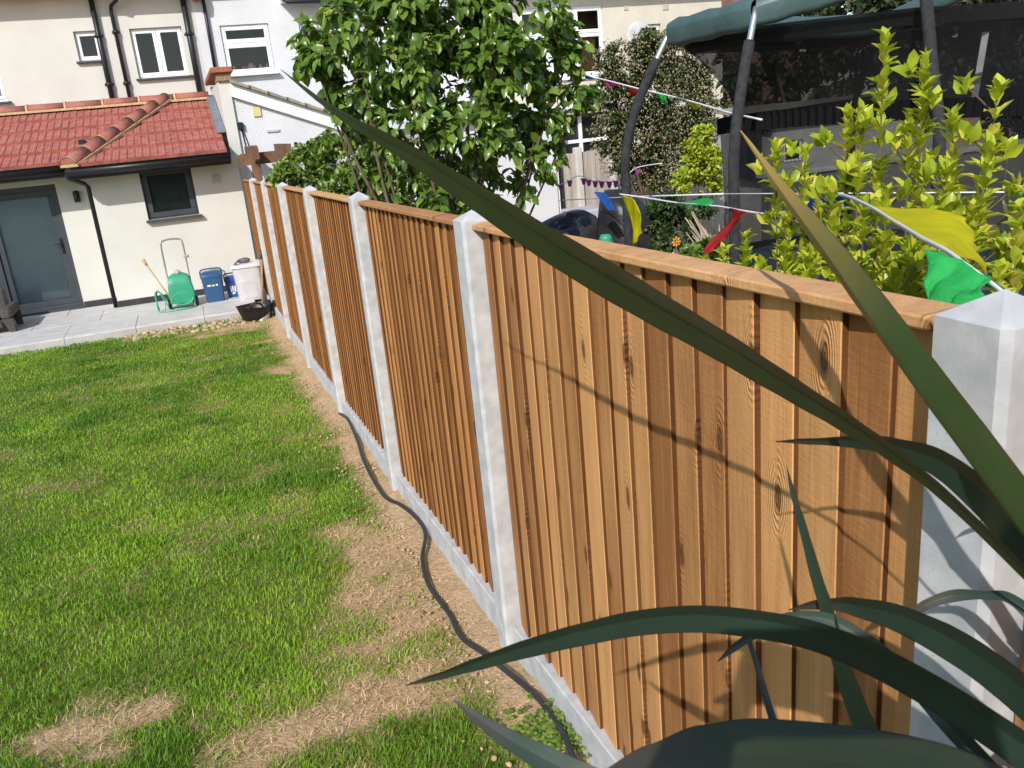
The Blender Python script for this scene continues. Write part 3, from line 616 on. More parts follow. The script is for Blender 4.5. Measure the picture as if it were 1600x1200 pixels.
pinks = [(.44, .045, .12, (.62, .60, .50), 'white beaker at the left end of the bathroom sill', 'beaker'), (.62, .055, .10, (.75, .12, .45), 'small magenta bottle on the white window sill', 'bottle'), (.76, .085, .15, (.72, .38, .58), 'large pale pink scrunched sponge on the white window sill', 'sponge'),
         (.93, .03, .12, (.55, .62, .68), 'clear slim bottle on the white window sill', 'bottle'), (1.05, .03, .13, (.60, .58, .50), 'white bottle at the right end of the bathroom sill', 'bottle')]
for (x, r, h, c, lab, cat) in pinks:
    mb = MB(); mb.lathe((x, YL+.24, 2.91), [(r*.8, 0), (r, .02), (r, h*.6), (r*.5, h*.85), (r*.45, h), (0, h+.003)], 12); tag(mb.build('sill_'+cat, mat('pl_%s_%d' % (cat, int(x*100)), c, .4)), lab, cat)
mb = MB(); mb.box(.33, 1.14, YL+.135, YL+.40, 2.885, 2.909); mb.build('inner_sill', upvc, w)

Lt = thing('lean_to', 'white single storey lean-to with a sloping grey tiled verge and small yellow vent', 'lean-to', (1.5, 14.6, -.7))
vz = lambda x: 2.61-.405*(x-.12)
mb = MB(); mb.prism([(.112, 14.6, -.75), (3.0, 14.6, -.75), (3.0, 14.6, vz(3.0)-.12), (.112, 14.6, vz(.112)-.12)], (0, 2.9, 0)); mb.build('wall', white, Lt)
mb = MB(); mb.prism([(.113, 14.52, vz(.113)-.26), (3.1, 14.52, vz(3.1)-.26), (3.1, 14.52, vz(3.1)-.06), (.113, 14.52, vz(.113)-.06)], (0, .079, 0)); mb.build('bargeboard', mat('white_board', (.74, .76, .80), .6, .03), Lt)
mb = MB()
for i in range(11):
    x0 = .113+i*.27; mb.prism([(x0, 14.44, vz(x0)-.055), (x0+.29, 14.44, vz(x0+.29)-.055), (x0+.29, 14.44, vz(x0+.29)-.02), (x0, 14.44, vz(x0)+.0)], (0, 3.1, 0))
mb.build('roof', mat('grey_roof_tile', (.27, .25, .19), .85, .2, 9, .3, 60), Lt)
mb = MB(); mb.box(.39, .51, 14.575, 14.599, 2.03, 2.17, .004); mb.build('air_vent', mat('cream_vent', (.62, .52, .25), .6), Lt)
mb = MB(); mb.box(.55, .75, 14.578, 14.599, 1.775, 1.815, .006); mb.build('slot_vent', mat('grey_vent', (.42, .42, .40), .6), Lt)
mb = MB(); mb.box(.125, .205, 14.53, 14.599, 1.86, 1.97, .01); mb.tube(smoothpath([(.17, 14.58, 1.87), (.19, 14.585, 1.6), (.23, 14.58, 1.3), (.22, 14.58, .9)], 5), .008, 6); mb.tube(smoothpath([(.18, 14.58, 1.87), (.235, 14.58, 1.6), (.25, 14.58, 1.2)], 5), .007, 6); mb.build('wall_lamp', blackpl, Lt)

# white flat roofed extension further right with a glazed conservatory end
Fx = thing('flat_roof_extension', 'white flat roofed extension with dark glazing, partly hidden by the big leafy tree', 'extension', (5, 14.6, -.7))
mb = MB(); mb.box(3.2, 5.45, 14.6, 17.5, -.75, 1.62); mb.build('wall', white, Fx)
mb = MB(); mb.box(3.1, 7.2, 14.45, 17.5, 1.621, 1.76, .01); mb.build('roof', mat('white_fascia', (.68, .71, .76), .6, .04), Fx)
mb = MB(); mb.box(3.1, 7.2, 14.40, 14.449, 1.66, 1.71, .01); mb.build('gutter', mat('grey_gutter', (.40, .43, .48), .5), Fx)
g = MB(); g.box(5.46, 7.1, 14.72, 14.74, -.7, 1.60); g.build('pane', glass_mat('dark_glazing', (.2, .22, .25), .6, (.02, .025, .03)), Fx)
mb = MB()
for x in (5.46, 5.98, 6.5, 7.04): mb.box(x, x+.06, 14.66, 14.715, -.7, 1.60, .005)
mb.box(5.47, 7.09, 14.665, 14.71, 1.1, 1.16, .005); mb.build('glazing_bars', upvc, Fx)
pipe(Fx, [(5.52, 14.42, 1.65), (5.50, 14.40, -.6)], .045)

# cream house on the right
YC = 17.8
Rc = thing('roughcast_house', 'cream roughcast house with a white casement bay and a satellite dish, behind the flowering shrub', 'house', (8.5, YC, -.7))
hR = [(6.20, 8.14, 2.32, 3.73), (9.22, 9.54, 2.7, 3.29)]
mb = MB(); wall(mb, 5.502, 11.1, -.7, 4.6, YC, hR); mb.add([(11.1, YC, -.7), (11.1, YC+6, -.7), (11.1, YC+6, 4.6), (11.1, YC, 4.6)], [(0, 1, 2, 3)]); mb.add([(5.502, YL-.05, -.7), (5.502, YC, -.7), (5.502, YC, 4.6), (5.502, YL-.05, 4.6)], [(0, 1, 2, 3)]); mb.build('wall', cream2, Rc)
cas = []
for i in range(3): a = 6.23+i*.63; cas += [(a, a+.625, 3.20, 3.70), (a, a+.625, 2.35, 3.19)]
w = window(Rc, *hR[0], YC, upvc, cas, t=.07, sm=upvc, rec=.02, room=mat('tan_room', (.20, .13, .07), .9, .3, 3))
mb = MB(); P = []
for i in range(31): x = 7.62+.40*i/30; P.append([(x, YC+.16+.02*math.sin(i*1.1), 2.36), (x, YC+.16+.02*math.sin(i*1.1), 3.15)])
mb.grid(P); mb.build('curtain', mat('ochre_curtain', (.42, .24, .10), .9, .2, 6), w)
window(Rc, *hR[1], YC, upvc, [(9.235, 9.525, 2.715, 3.275)], t=.05)
mb = MB(); mb.box(5.5, 11.15, YC-.34, YC-.002, 4.03, 4.07); mb.build('soffit', upvc, Rc)
mb = MB(); mb.box(5.5, 11.15, YC-.36, YC-.341, 3.99, 4.18); mb.build('fascia', upvc, Rc)
mb = MB(); mb.box(8.65, 8.76, YC-.02, YC-.002, 3.60, 3.70); mb.build('air_vent', mat('stone_vent', (.46, .42, .35), .8), Rc)
mb = MB(); mb.box(9.6, 9.74, YC-.02, YC-.002, 3.56, 3.66); mb.build('air_vent', mat('stone_vent', (.46, .42, .35), .8), Rc)
mb = MB(); c = Vector((8.86, YC-.28, 3.06)); ax = Vector((-.12, -.95, .28)).normalized()
mb.lathe(c, [(0, -.05), (.12, -.042), (.22, -.018), (.29, .015), (.285, .02), (.2, -.008), (.1, -.03), (0, -.037)], 24, axis=ax); mb.tube([c-ax*.04, (8.86, YC, 2.82)], .02, 6); mb.tube([c+Vector((0, 0, -.2)), c+ax*.30], .01, 6); mb.box(c.x-.03, c.x+.03, c.y-.34, c.y-.26, c.z+.05, c.z+.11, .01)
mb.build('satellite_dish', mat('dish_grey', (.48, .49, .50), .5), Rc)
mb = MB(); mb.box(11.12, 14.5, 19.5, 22, -.7, 5.2); tag(mb.build('brick_house', mat('far_brick', (.24, .12, .08), .9, .3, 5, .2, 30)), 'brown brick house glimpsed at the top beyond the cream gable', 'house')

# dark timber pergola between fence end and lean-to
tim = mat('brown_timber', (.16, .085, .045), .75, .25, 9, .3, 60, stretch=(1, 1, .3))
Pg = thing('pergola', 'dark brown timber pergola end standing against the white lean-to', 'pergola', (.3, 13.1, -.7))
mb = MB(); mb.prism([(-.06, 12.98, 1.36), (1.9, 12.98, 1.36), (1.9, 12.98, 1.52), (-.01, 12.98, 1.52), (-.06, 12.98, 1.47)], (0, .06, 0)); mb.build('beam', tim, Pg)
for x, y0, y1, h in ((.15, 12.5, 14.4, 1.60), (.60, 12.6, 14.4, 1.60), (1.2, 12.6, 14.4, 1.60)):
    mb = MB(); mb.prism([(x, y0, 1.44), (x, y0+.1, 1.40), (x, y1, 1.40), (x, y1, h), (x, y0, h)], (.06, 0, 0)); mb.build('rafter', tim, Pg)
mb = MB(); mb.box(.12, .23, 12.86, 12.97, -.7, 1.62, .005); mb.build('post', tim, Pg)
mb = MB(); mb.prism([(.235, 12.92, .85), (.62, 12.92, 1.359), (.52, 12.92, 1.359), (.235, 12.92, .98)], (0, .05, 0)); mb.build('brace', tim, Pg)

# ------------------------------------------------------------------ patio clutter
def pz(px, py, z=PATIO_Z): v = ray(px, py); return CAM + v*((z-CAM.z)/v.z)
greenM = mat('green_plastic', (.035, .30, .17), .45, .1, 4); hoseM = mat('green_hose', (.06, .36, .22), .4, .1, 4); steel = mat('grey_tube', (.30, .31, .29), .35, .1, 4, metal=.7)
# hose reel cart: wound drum under a tapered shroud, wheels, tube handle
c = Vector((-1.16, 13.62, PATIO_Z)); Rl = thing('hose_reel', 'green hose reel cart with a tall grey tube handle against the cream wall', 'hose reel', c)
mb = MB(); sec = [(.13, .30, .17), (.135, .46, .17), (.13, .60, .15), (.11, .68, .12), (.06, .71, .08)]
P = []
for (hx_, z, hy_) in [(.175, .08, .15), (.185, .20, .17), (.165, .36, .165), (.14, .46, .14), (.08, .50, .09), (.0, .505, .0)]:
    P.append([(c.x+hx_*max(-1, min(1, 1.35*math.cos(a))), c.y+hy_*max(-1, min(1, 1.35*math.sin(a))), c.z+z) for a in [2*math.pi*i/24 for i in range(25)]])
mb.grid(P, True, flip=True); mb.build('shroud', greenM, Rl, sharp=40)
mb = MB()
for k in range(6): mb.tube([(c.x+.15*math.cos(a), c.y-.10-.012*k, c.z+.15+.09*math.sin(a)) for a in [2*math.pi*i/20 for i in range(21)]], .011, 6)
mb.build('hose_coil', hoseM, Rl)
for sx in (-1, 1):
    mb = MB(); mb.lathe((c.x+sx*.19-.02, c.y-.04, c.z+.075), [(.03, -.005), (.075, 0), (.08, .01), (.08, .03), (.075, .04), (.03, .045)], 16, axis=(1, 0, 0)); mb.build('wheel', blackpl, Rl)
hp = [(-.155, -.05, .20), (-.155, .06, .55), (-.15, .10, .93), (-.11, .115, .985), (0, .12, 1.0), (.11, .115, .985), (.15, .10, .93), (.155, .06, .55), (.155, -.05, .20)]
mb = MB(); mb.tube(smoothpath([c+Vector(q) for q in hp], 4), .0125, 8); mb.build('handle', steel, Rl)
mb = MB(); mb.tube([c+Vector((.13, .09, .73)), c+Vector((.20, .08, .725))], .02, 8); mb.build('clip', mat('grey_knob', (.33, .35, .33), .5), Rl); mb = MB(); mb.lathe(c+Vector((0, -.02, .50)), [(.05, 0), (.05, .03), (.02, .06), (0, .065)], 12); mb.build('winder', mat('grey_knob', (.33, .35, .33), .5), Rl)
mb = MB(); g_ = c+Vector((-.26, -.12, 0))
hose = [(.05, .0, .14), (-.05, -.02, .30), (-.09, -.02, .22), (-.10, -.06, .03), (-.02, -.13, .013), (.15, -.17, .013), (.34, -.13, .013), (.42, -.05, .013), (.40, .02, .06)]
mb.tube(smoothpath([g_+Vector(q) for q in hose], 6), .011, 8); mb.tube(smoothpath([g_+Vector(q) for q in [(-.09, -.03, .02), (-.1, -.04, .26), (-.04, -.03, .29), (.06, -.06, .02)]], 6), .010, 8)
mb.build('loose_hose', hoseM, Rl)
mb = MB(); b0 = c+Vector((-.14, -.06, .1)); b1 = c+Vector((-.40, .15, .66)); mb.tube([b0, b1], .010, 8); mb.tube([b1, b1+(b1-b0).normalized()*.10], [.017, .028], 8); mb.build('spray_lance', mat('ochre_plastic', (.45, .30, .10), .5), Rl)
# food waste caddies
def caddy(c, w, d, h, lab, col):
    r = thing('waste_caddy', lab, 'caddy', c, 'blue caddies by the wall'); m1 = mat('blue_plastic_%d' % int(w*1000), col, .42, .08, 5); mb = MB(); P = []
    for (z, k) in ((0, .80), (.02, .83), (h*.5, .92), (h, 1.0), (h, 1.05), (h+.025, 1.05)):
        P.append([(c.x+w*k*.5*max(-1, min(1, 1.25*math.cos(a))), c.y+d*k*.5*max(-1, min(1, 1.25*math.sin(a))), c.z+z) for a in [math.pi/4+2*math.pi*i/20 for i in range(21)]])
    mb.grid(P, True, flip=True); mb.add(P[-1][:-1], [tuple(range(20))]); mb.build('bin', m1, r, sharp=35); mb = MB(); P = []
    for (z, k) in ((h+.026, 1.07), (h+.055, 1.03), (h+.085, .70), (h+.09, .0)):
        P.append([(c.x+w*k*.5*max(-1, min(1, 1.25*math.cos(a))), c.y+d*k*.5*max(-1, min(1, 1.25*math.sin(a))), c.z+z) for a in [math.pi/4+2*math.pi*i/20 for i in range(21)]])
    mb.grid(P, True, flip=True); mb.build('lid', m1, r, sharp=35)
    mb = MB(); mb.tube(smoothpath([c+Vector(q) for q in [(-w*.5, 0, h), (-w*.48, -.02, h+.10), (-w*.3, -.02, h+.125), (w*.3, -.02, h+.125), (w*.48, -.02, h+.10), (w*.5, 0, h)]], 4), .011, 6); mb.build('handle', m1, r)
    mb = MB()
    for (u, v, hw_, hh) in [(-.19, .70, .08, .013), (.0, .69, .06, .011), (.17, .70, .05, .013)] if w > .24 else [(-.16, .62, .04, .03), (-.02, .62, .04, .03), (.13, .62, .05, .03), (-.14, .45, .05, .022), (.02, .45, .03, .022), (.14, .45, .05, .022), (.0, .27, .10, .012)]:
        x = c.x+u*w; z = c.z+v*h; yy = c.y-d*.5*(.83+.17*v)-.003; mb.add([(x-hw_*w, yy, z-hh), (x+hw_*w, yy, z-hh), (x+hw_*w, yy-.002, z+hh), (x-hw_*w, yy-.002, z+hh)], [(0, 1, 2, 3)])
    mb.build('marking', mat('white_print', (.7, .74, .78), .6), r); return r
caddy(Vector((-.70, 13.72, PATIO_Z)), .31, .28, .37, 'larger dark blue lidded food waste caddy beside the hose reel', (.025, .085, .19))
caddy(Vector((-.42, 13.86, PATIO_Z)), .21, .20, .24, 'small bright blue caddy between the larger caddy and the clear storage box', (.025, .07, .26))
# clear storage box with gloves
c = Vector((-.085, 13.45, PATIO_Z)); Bx = thing('storage_box', 'large cloudy clear plastic storage box standing in the corner by the fence', 'storage box', c)
clr = bpy.data.materials.new('cloudy_plastic'); clr.use_nodes = True; t = clr.node_tree; N = t.nodes; L = t.links; p = N['Principled BSDF']; p.inputs['Base Color'].default_value = (.72, .73, .76, 1); p.inputs['Roughness'].default_value = .3
tr = N.new('ShaderNodeBsdfTransparent'); mx = N.new('ShaderNodeMixShader'); mx.inputs[0].default_value = .55; L.new(tr.outputs[0], mx.inputs[1]); L.new(p.outputs[0], mx.inputs[2]); L.new(mx.outputs[0], N['Material Output'].inputs[0])
c = Vector((-.20, 13.45, PATIO_Z)); Bx.location = c
def rbox(mb, c, w, d, z0, z1, k0, k1, n=24):
    P = [[(c.x+w*k*.5*max(-1, min(1, 1.3*math.cos(a))), c.y+d*k*.5*max(-1, min(1, 1.3*math.sin(a))), c.z+z) for a in [2*math.pi*i/n for i in range(n+1)]] for z, k in ((z0, k0), (z1, k1))]
    mb.grid(P, True, flip=True); return P
mb = MB(); P = rbox(mb, c, .40, .40, 0, .50, .86, 1.0); mb.add(P[0][:-1], [tuple(range(23, -1, -1))]); mb.build('body', clr, Bx, sharp=40)
mb = MB(); P = rbox(mb, c, .44, .44, .50, .545, 1.0, 1.0); mb.add(P[1][:-1], [tuple(range(24))]); mb.build('lid', mat('white_lid', (.66, .67, .69), .4, .05), Bx, sharp=40)
mb = MB(); mb.box(c.x-.12, c.x+.12, c.y-.12, c.y+.12, .02+c.z, .24+c.z, .02); mb.build('contents', mat('pinkish_fabric', (.55, .47, .45), .9, .2, 6), Bx)
G = MB(); q = c+Vector((-.02, -.02, .55))
for (dx, dy, r, rx) in [(.02, 0, .055, 1.7), (.05, .03, .045, 1.3), (-.04, .02, .04, 1.1)]:
    G.add([(q.x+dx+r*rx*math.cos(a)*math.cos(e), q.y+dy+r*math.sin(a)*math.cos(e), q.z+.035+r*.75*math.sin(e)) for e in [-1.2, -.6, 0, .6, 1.2] for a in [2*math.pi*i/10 for i in range(10)]], [(j*10+i, j*10+(i+1) % 10, j*10+10+(i+1) % 10, j*10+10+i) for j in range(4) for i in range(10)]+[tuple(range(40, 50))], True)
for k in range(4): G.tube(smoothpath([q+Vector((-.05-.01*k, -.03-.018*k, .04)), q+Vector((-.11, -.06-.02*k, .02)), q+Vector((-.15+.01*k, -.10-.01*k, -.02)), q+Vector((-.165+.01*k, -.13, -.075))], 3), [.013]*9+[.009], 6)
tag(G.build('work_gloves', mat('grey_fabric', (.13, .13, .14), .85, .25, 20, .4, 90)), 'crumpled grey work gloves lying on the storage box lid', 'gloves')
# bucket trug + shovel
c = onG(398, 492); c = Vector((-.22, 12.15, gz(12.1)-.02))
Tb = thing('rubber_bucket', 'black flexible rubber bucket sagging on the soil beside the fence end', 'bucket', c)
P = []
for (r, z) in ((.14, .0), (.17, .04), (.20, .15), (.225, .235), (.235, .24), (.215, .225), (.185, .14), (.15, .06), (.0, .05)):
    P.append([(c.x+r*1.12*math.cos(a)*(1+.05*math.sin(3*a)), c.y+r*.95*math.sin(a), c.z+z*(1+.06*math.sin(2*a+.6)) if z > .1 else c.z+z) for a in [2*math.pi*i/28 for i in range(29)]])
mb = MB(); mb.grid(P, True, flip=True); mb.build('tub', blackpl, Tb)
mb = MB()
for sx in (-1, 1): mb.tube(smoothpath([c+Vector((sx*.10, -.205*1.0, .20)), c+Vector((sx*.05, -.24, .29)), c+Vector((-sx*.05, -.24, .28)), c+Vector((-sx*.10, -.205, .20))], 4), .012, 6)
mb.build('handle', blackpl, Tb)
Sh = thing('shovel', 'wooden handled shovel standing in the black bucket and leaning on the fence', 'shovel', c)
a0 = Vector((-.14, 12.02, gz(12)+.10)); a1 = Vector((.00, 12.30, .26))
d = (a1-a0).normalized(); mb = MB(); mb.tube([a0+d*.12, a0+d*.5, a1-d*.12], [.016, .017, .016], 8); mb.build('shaft', mat('worn_wood', (.32, .22, .14), .7, .2, 12), Sh)
mb = MB(); mb.tube([a1-d*.14, a1], [.018, .019], 8); mb.build('grip', mat('brown_grip', (.06, .04, .035), .6), Sh)
sd = d.cross(Vector((0, 1, 0))).normalized(); fn = sd.cross(d); mb = MB(); P = []
for (t_, wd_) in ((.13, .03), (.06, .085), (-.04, .092), (-.12, .08), (-.17, .03)): P.append([a0+d*t_+sd*wd_*u+fn*(.03*u*u-.01) for u in (-1, -.5, 0, .5, 1)])
mb.grid(P, True); mb.build('blade', mat('worn_steel', (.38, .36, .32), .45, .25, 10, metal=.6), Sh, solid=.003)
for i, (px, py) in enumerate(((296, 508), (313, 505))):
    p = onG(px, py); mb = MB(); mb.box(p.x-.05, p.x+.05, p.y-.03, p.y+.05, p.z-.01, p.z+.065, .006)
    tag(mb.build('loose_brick', mat('buff_block', (.42, .29, .19), .9, .25, 18, .4, 70)), ['left one of the two buff bricks lying at the patio edge', 'right one of the two buff bricks lying at the patio edge'][i], 'brick', 'bricks by the patio edge')
# rattan chair at the left edge
c = Vector((-3.85, 13.95, PATIO_Z)); rat = mat('dark_rattan', (.10, .085, .075), .6, .5, 60, .8, 120, stretch=(1, 1, 2.2))
Ch = thing('rattan_chair', 'dark woven rattan armchair cut by the left edge of the photo', 'chair', c)
mb = MB(); mb.box(c.x+.28, c.x+.42, c.y-.38, c.y+.36, c.z+.20, c.z+.34, .03); mb.prism([(c.x+.28, c.y-.36, c.z+.205), (c.x+.42, c.y-.36, c.z+.205), (c.x+.415, c.y-.30, c.z), (c.x+.34, c.y-.30, c.z)], (0, .06, 0)); mb.prism([(c.x+.28, c.y+.28, c.z+.205), (c.x+.42, c.y+.28, c.z+.205), (c.x+.415, c.y+.28, c.z), (c.x+.34, c.y+.28, c.z)], (0, .06, 0)); mb.build('arm', rat, Ch)
mb = MB(); mb.box(c.x-.42, c.x-.28, c.y-.38, c.y+.36, c.z, c.z+.34, .03); mb.build('arm', rat, Ch)
mb = MB(); mb.box(c.x-.279, c.x+.279, c.y-.34, c.y+.30, c.z+.08, c.z+.20, .02); mb.build('seat', rat, Ch)
mb = MB(); mb.box(c.x-.40, c.x+.279, c.y+.302, c.y+.40, c.z+.08, c.z+.55, .03); mb.build('backrest', rat, Ch)
mb = MB(); mb.box(c.x-.27, c.x+.27, c.y-.35, c.y+.29, c.z+.201, c.z+.29, .03); mb.build('cushion', mat('grey_cushion', (.10, .105, .11), .9), Ch)

# ------------------------------------------------------------------ plants
def leaf(mb, p, d, n, ln, wd, fold=.25, curl=.2, tint=.5):
    d = d.normalized(); s = d.cross(n)
    if s.length < 1e-4: s = d.orthogonal()
    s.normalize(); n = s.cross(d)
    a = p; m1 = p+d*ln*.38+n*ln*.04; m2 = p+d*ln*.72-n*ln*curl*.25; e = p+d*ln-n*ln*curl
    w1 = s*wd*.5; w2 = s*wd*.40; f = n*wd*fold
    mb.add([a, m1, m2, e, m1+w1+f, m2+w2+f, m1-w1+f, m2-w2+f], [(0, 4, 1), (1, 4, 5, 2), (2, 5, 3), (0, 1, 6), (1, 2, 7, 6), (2, 3, 7)], True, tint=tint)
def rvec(): 
    while True:
        v = Vector((rnd.uniform(-1, 1), rnd.uniform(-1, 1), rnd.uniform(-1, 1)))
        if .05 < v.length < 1: return v.normalized()
barkM = mat('grey_brown_bark', (.13, .095, .065), .9, .3, 14, .6, 60, stretch=(1, 1, .3))
def bush(name, label, cat, base, blobs, nstem, twigs, per, ln, wd, lm, stem_r=.02, group=None, droop=.3, up=.4, bark=None, parts=('trunk', 'crown'), spread=.12, jit=.16, fwd=True):
    """blobs: (centre, radius). stems run from base to blobs, twigs fill them, leaves sit along the twigs"""
    root = thing(name, label, cat, base, group); tb = MB(); cb = MB(); stems = []
    for i in range(nstem):
        c, r = blobs[i % len(blobs)] if i < len(blobs) else rnd.choice(blobs)
        b = base+Vector((rnd.uniform(-1, 1)*spread, rnd.uniform(-1, 1)*spread, 0)); top = c+rvec()*r*.4
        m1 = b.lerp(top, .35)+Vector((rnd.uniform(-.08, .08), rnd.uniform(-.08, .08), .12*(top.z-b.z)*0)); m2 = b.lerp(top, .7)+rvec()*.06
        pts = smoothpath([b, m1, m2, top], 4); k = stem_r*rnd.uniform(.6, 1.1); tb.tube(pts, [k*(1-.75*j/(len(pts)-1)) for j in range(len(pts))], 6); stems.append(pts)
    allp = [p for s_ in stems for p in s_[len(s_)//3:]]
    tot = sum(r**2 for c, r in blobs)
    for c, r in blobs:
        for _ in range(max(2, int(twigs*r*r/tot))):
            e = c+rvec()*r*rnd.uniform(.55, 1.05); near = min(allp, key=lambda q: (q-e).length+rnd.uniform(0, .1)); 
            if (near-e).length > .75: near = e+(c-e).normalized()*min(.4, r)
            mid = near.lerp(e, .55)+Vector((0, 0, .05)); pts = smoothpath([near, mid, e], 3)
            tb.tube(pts, [stem_r*.28*(1-.7*j/(len(pts)-1)) for j in range(len(pts))], 4, cap=False)
            for _k in range(per):
                t_ = rnd.uniform(.35, 1.0); q = near.lerp(e, t_)+Vector((0, 0, .05*math.sin(t_*3)))+rvec()*r*.12
                out = (e-c).normalized()*.5+rvec()*.8+Vector((0, 0, up-droop*rnd.random()*2)); nn = Vector((-.25, -.35, 1.0))+rvec()*.7
                s_ = rnd.uniform(.65, 1.2); leaf(cb, q, out, nn, ln*s_, wd*s_*rnd.uniform(.85, 1.1), .2, rnd.uniform(-.05, .35), min(1, max(0, rnd.gauss(.45, .25))))
    tb.build(parts[0], bark or barkM, root); cb.build(parts[1], lm, root); return root
def blobs_px(L_, Y0, jd=.35):
    out = []
    for (px, py, rp) in L_:
        Y = Y0+rnd.uniform(-jd, jd); p = onY(px, py, Y); out.append((p, rp*(p-CAM).dot(_f)/FPX))
    return out
broadM = leaf_mat('broad_leaf', (.042, .10, .014), (.21, .32, .05), .28, .34, .6, tip=(.32, .36, .10))
smallM = leaf_mat('small_leaf', (.05, .115, .016), (.24, .34, .06), .35, .32, .5, tip=(.30, .34, .12))
T1 = blobs_px([(490,75,42),(500,130,36),(545,50,58),(610,20,68),(570,120,55),(640,110,66),(690,50,72),(760,15,70),(700,140,70),(780,90,70),(790,165,58),(850,110,52),(880,70,40),(905,150,34),(850,185,40),(740,210,52),(650,205,55),(585,190,45),(600,260,46),(690,270,50),(755,280,42),(830,235,32),(880,215,26),(530,170,34),(640,-30,70),(740,-40,80),(830,30,52),(820,300,24),(660,320,40),(860,265,28),(790,225,42),(735,330,34),(700,350,34)], 6.6)
bush('leafy_tree', 'tall multi stemmed tree with large glossy leaves behind the fence, hiding the white house', 'tree', Vector((1.05, 6.6, gz(6.6)-.12)), T1, 22, 680, 13, .105, .062, broadM, .026, droop=.75, up=.1, spread=.30)
T2 = blobs_px([(445,285,26),(480,265,38),(530,250,40),(575,225,34),(545,295,42),(600,290,48),(500,300,34),(640,320,44),(560,200,24),(650,270,38),(700,330,40)], 8.6)
bush('low_shrub', 'low bushy green shrub with small leaves behind the far fence panels', 'shrub', Vector((.9, 8.6, gz(8.6)-.12)), T2, 14, 460, 18, .072, .038, smallM, .016, up=.5, parts=('stems', 'foliage'), spread=.25)
flM = leaf_mat('flowering_leaf', (.020, .045, .010), (.10, .13, .035), .45, .2, .4, tip=(.42, .36, .20))
F1 = blobs_px([(965,105,40),(1010,90,40),(1055,90,40),(1085,130,36),(960,160,40),(1010,150,50),(1065,170,50),(955,215,34),(1000,220,46),(1050,230,46),(1090,215,36),(1000,270,30),(1045,280,30),(960,255,24),(1100,170,28),(1020,72,22)], 10.0, .3)
fs_ = bush('flowering_shrub', 'big rounded dark shrub dotted with cream buds below the satellite dish', 'shrub', Vector((5.0, 10.0, gz(10)-.12)), F1, 9, 900, 26, .055, .032, flM, .03, up=.5, parts=('stems', 'foliage'))
bd = MB()
for c, r in F1:
    for _ in range(int(330*(r/.33)**2)):
        v = rvec(); v = (v+Vector((-.25, -.45, .25))).normalized(); q = c+v*r*rnd.uniform(.8, 1.12); k = rnd.uniform(.008, .019)
        bd.add([q+Vector((k, 0, 0)), q+Vector((-k*.5, k*.8, 0)), q+Vector((-k*.5, -k*.8, 0)), q+Vector((0, 0, k)), q-Vector((0, 0, k))], [(0, 1, 3), (1, 2, 3), (2, 0, 3), (1, 0, 4), (2, 1, 4), (0, 2, 4)], True, tint=rnd.random())
o = bd.build('blossom', leaf_mat('cream_buds', (.22, .17, .09), (.48, .41, .28), .7, .15, .2), fs_)
o['kind'] = 'stuff'
goldM = leaf_mat('golden_leaf', (.15, .245, .012), (.50, .545, .045), .38, .35, .45, tip=(.62, .56, .10))
G1 = blobs_px([(1090,225,24),(1085,260,28),(1112,255,24),(1070,285,22),(1110,288,22),(1098,212,16)], 8.4, .15)
bush('golden_bush', 'small yellow green clipped bush in front of the dark flowering shrub', 'bush', Vector((4.6, 8.4, gz(8.4)-.12)), G1, 7, 190, 24, .055, .034, goldM, .014, up=.7, parts=('stems', 'foliage'))
dkM = leaf_mat('dark_small_leaf', (.014, .035, .010), (.07, .12, .03), .4, .2, .4)
D1 = blobs_px([(1030,340,26),(1065,350,26),(1035,385,26),(1075,390,26),(1100,330,20),(1050,325,20)], 6.6, .15)
bush('dark_shrub', 'dark small leaved shrub behind the green bunting flag', 'shrub', Vector((3.0, 6.6, gz(6.6)-.12)), D1, 7, 220, 26, .040, .024, dkM, .012, up=.5, parts=('stems', 'foliage'))
D2 = blobs_px([(1085,415,20),(1120,420,24),(1060,425,16),(1105,398,18),(1150,410,18)], 4.3, .15)
bush('low_herb', 'low pale green leafy plant just over the fence below the red flag', 'plant', Vector((1.45, 4.3, gz(4.3)-.12)), D2, 7, 130, 18, .045, .020, smallM, .006, up=.6, parts=('stems', 'foliage'))
dryM = mat('pale_dry_stems', (.42, .34, .25), .8, .2, 10)
mb = MB()
for i in range(26):
    b = onY(1125+rnd.uniform(-14, 14), 420, 6.0); e = onY(1095+rnd.uniform(-25, 50), 330+rnd.uniform(0, 40), 6.0+rnd.uniform(-.3, .3)); mb.tube([b, b.lerp(e, .5)+rvec()*.03, e], [.012, .008, .004], 5)
tag(mb.build('bare_shrub', dryM), 'bare pale branches of a cut back shrub beside the trampoline pole', 'shrub')
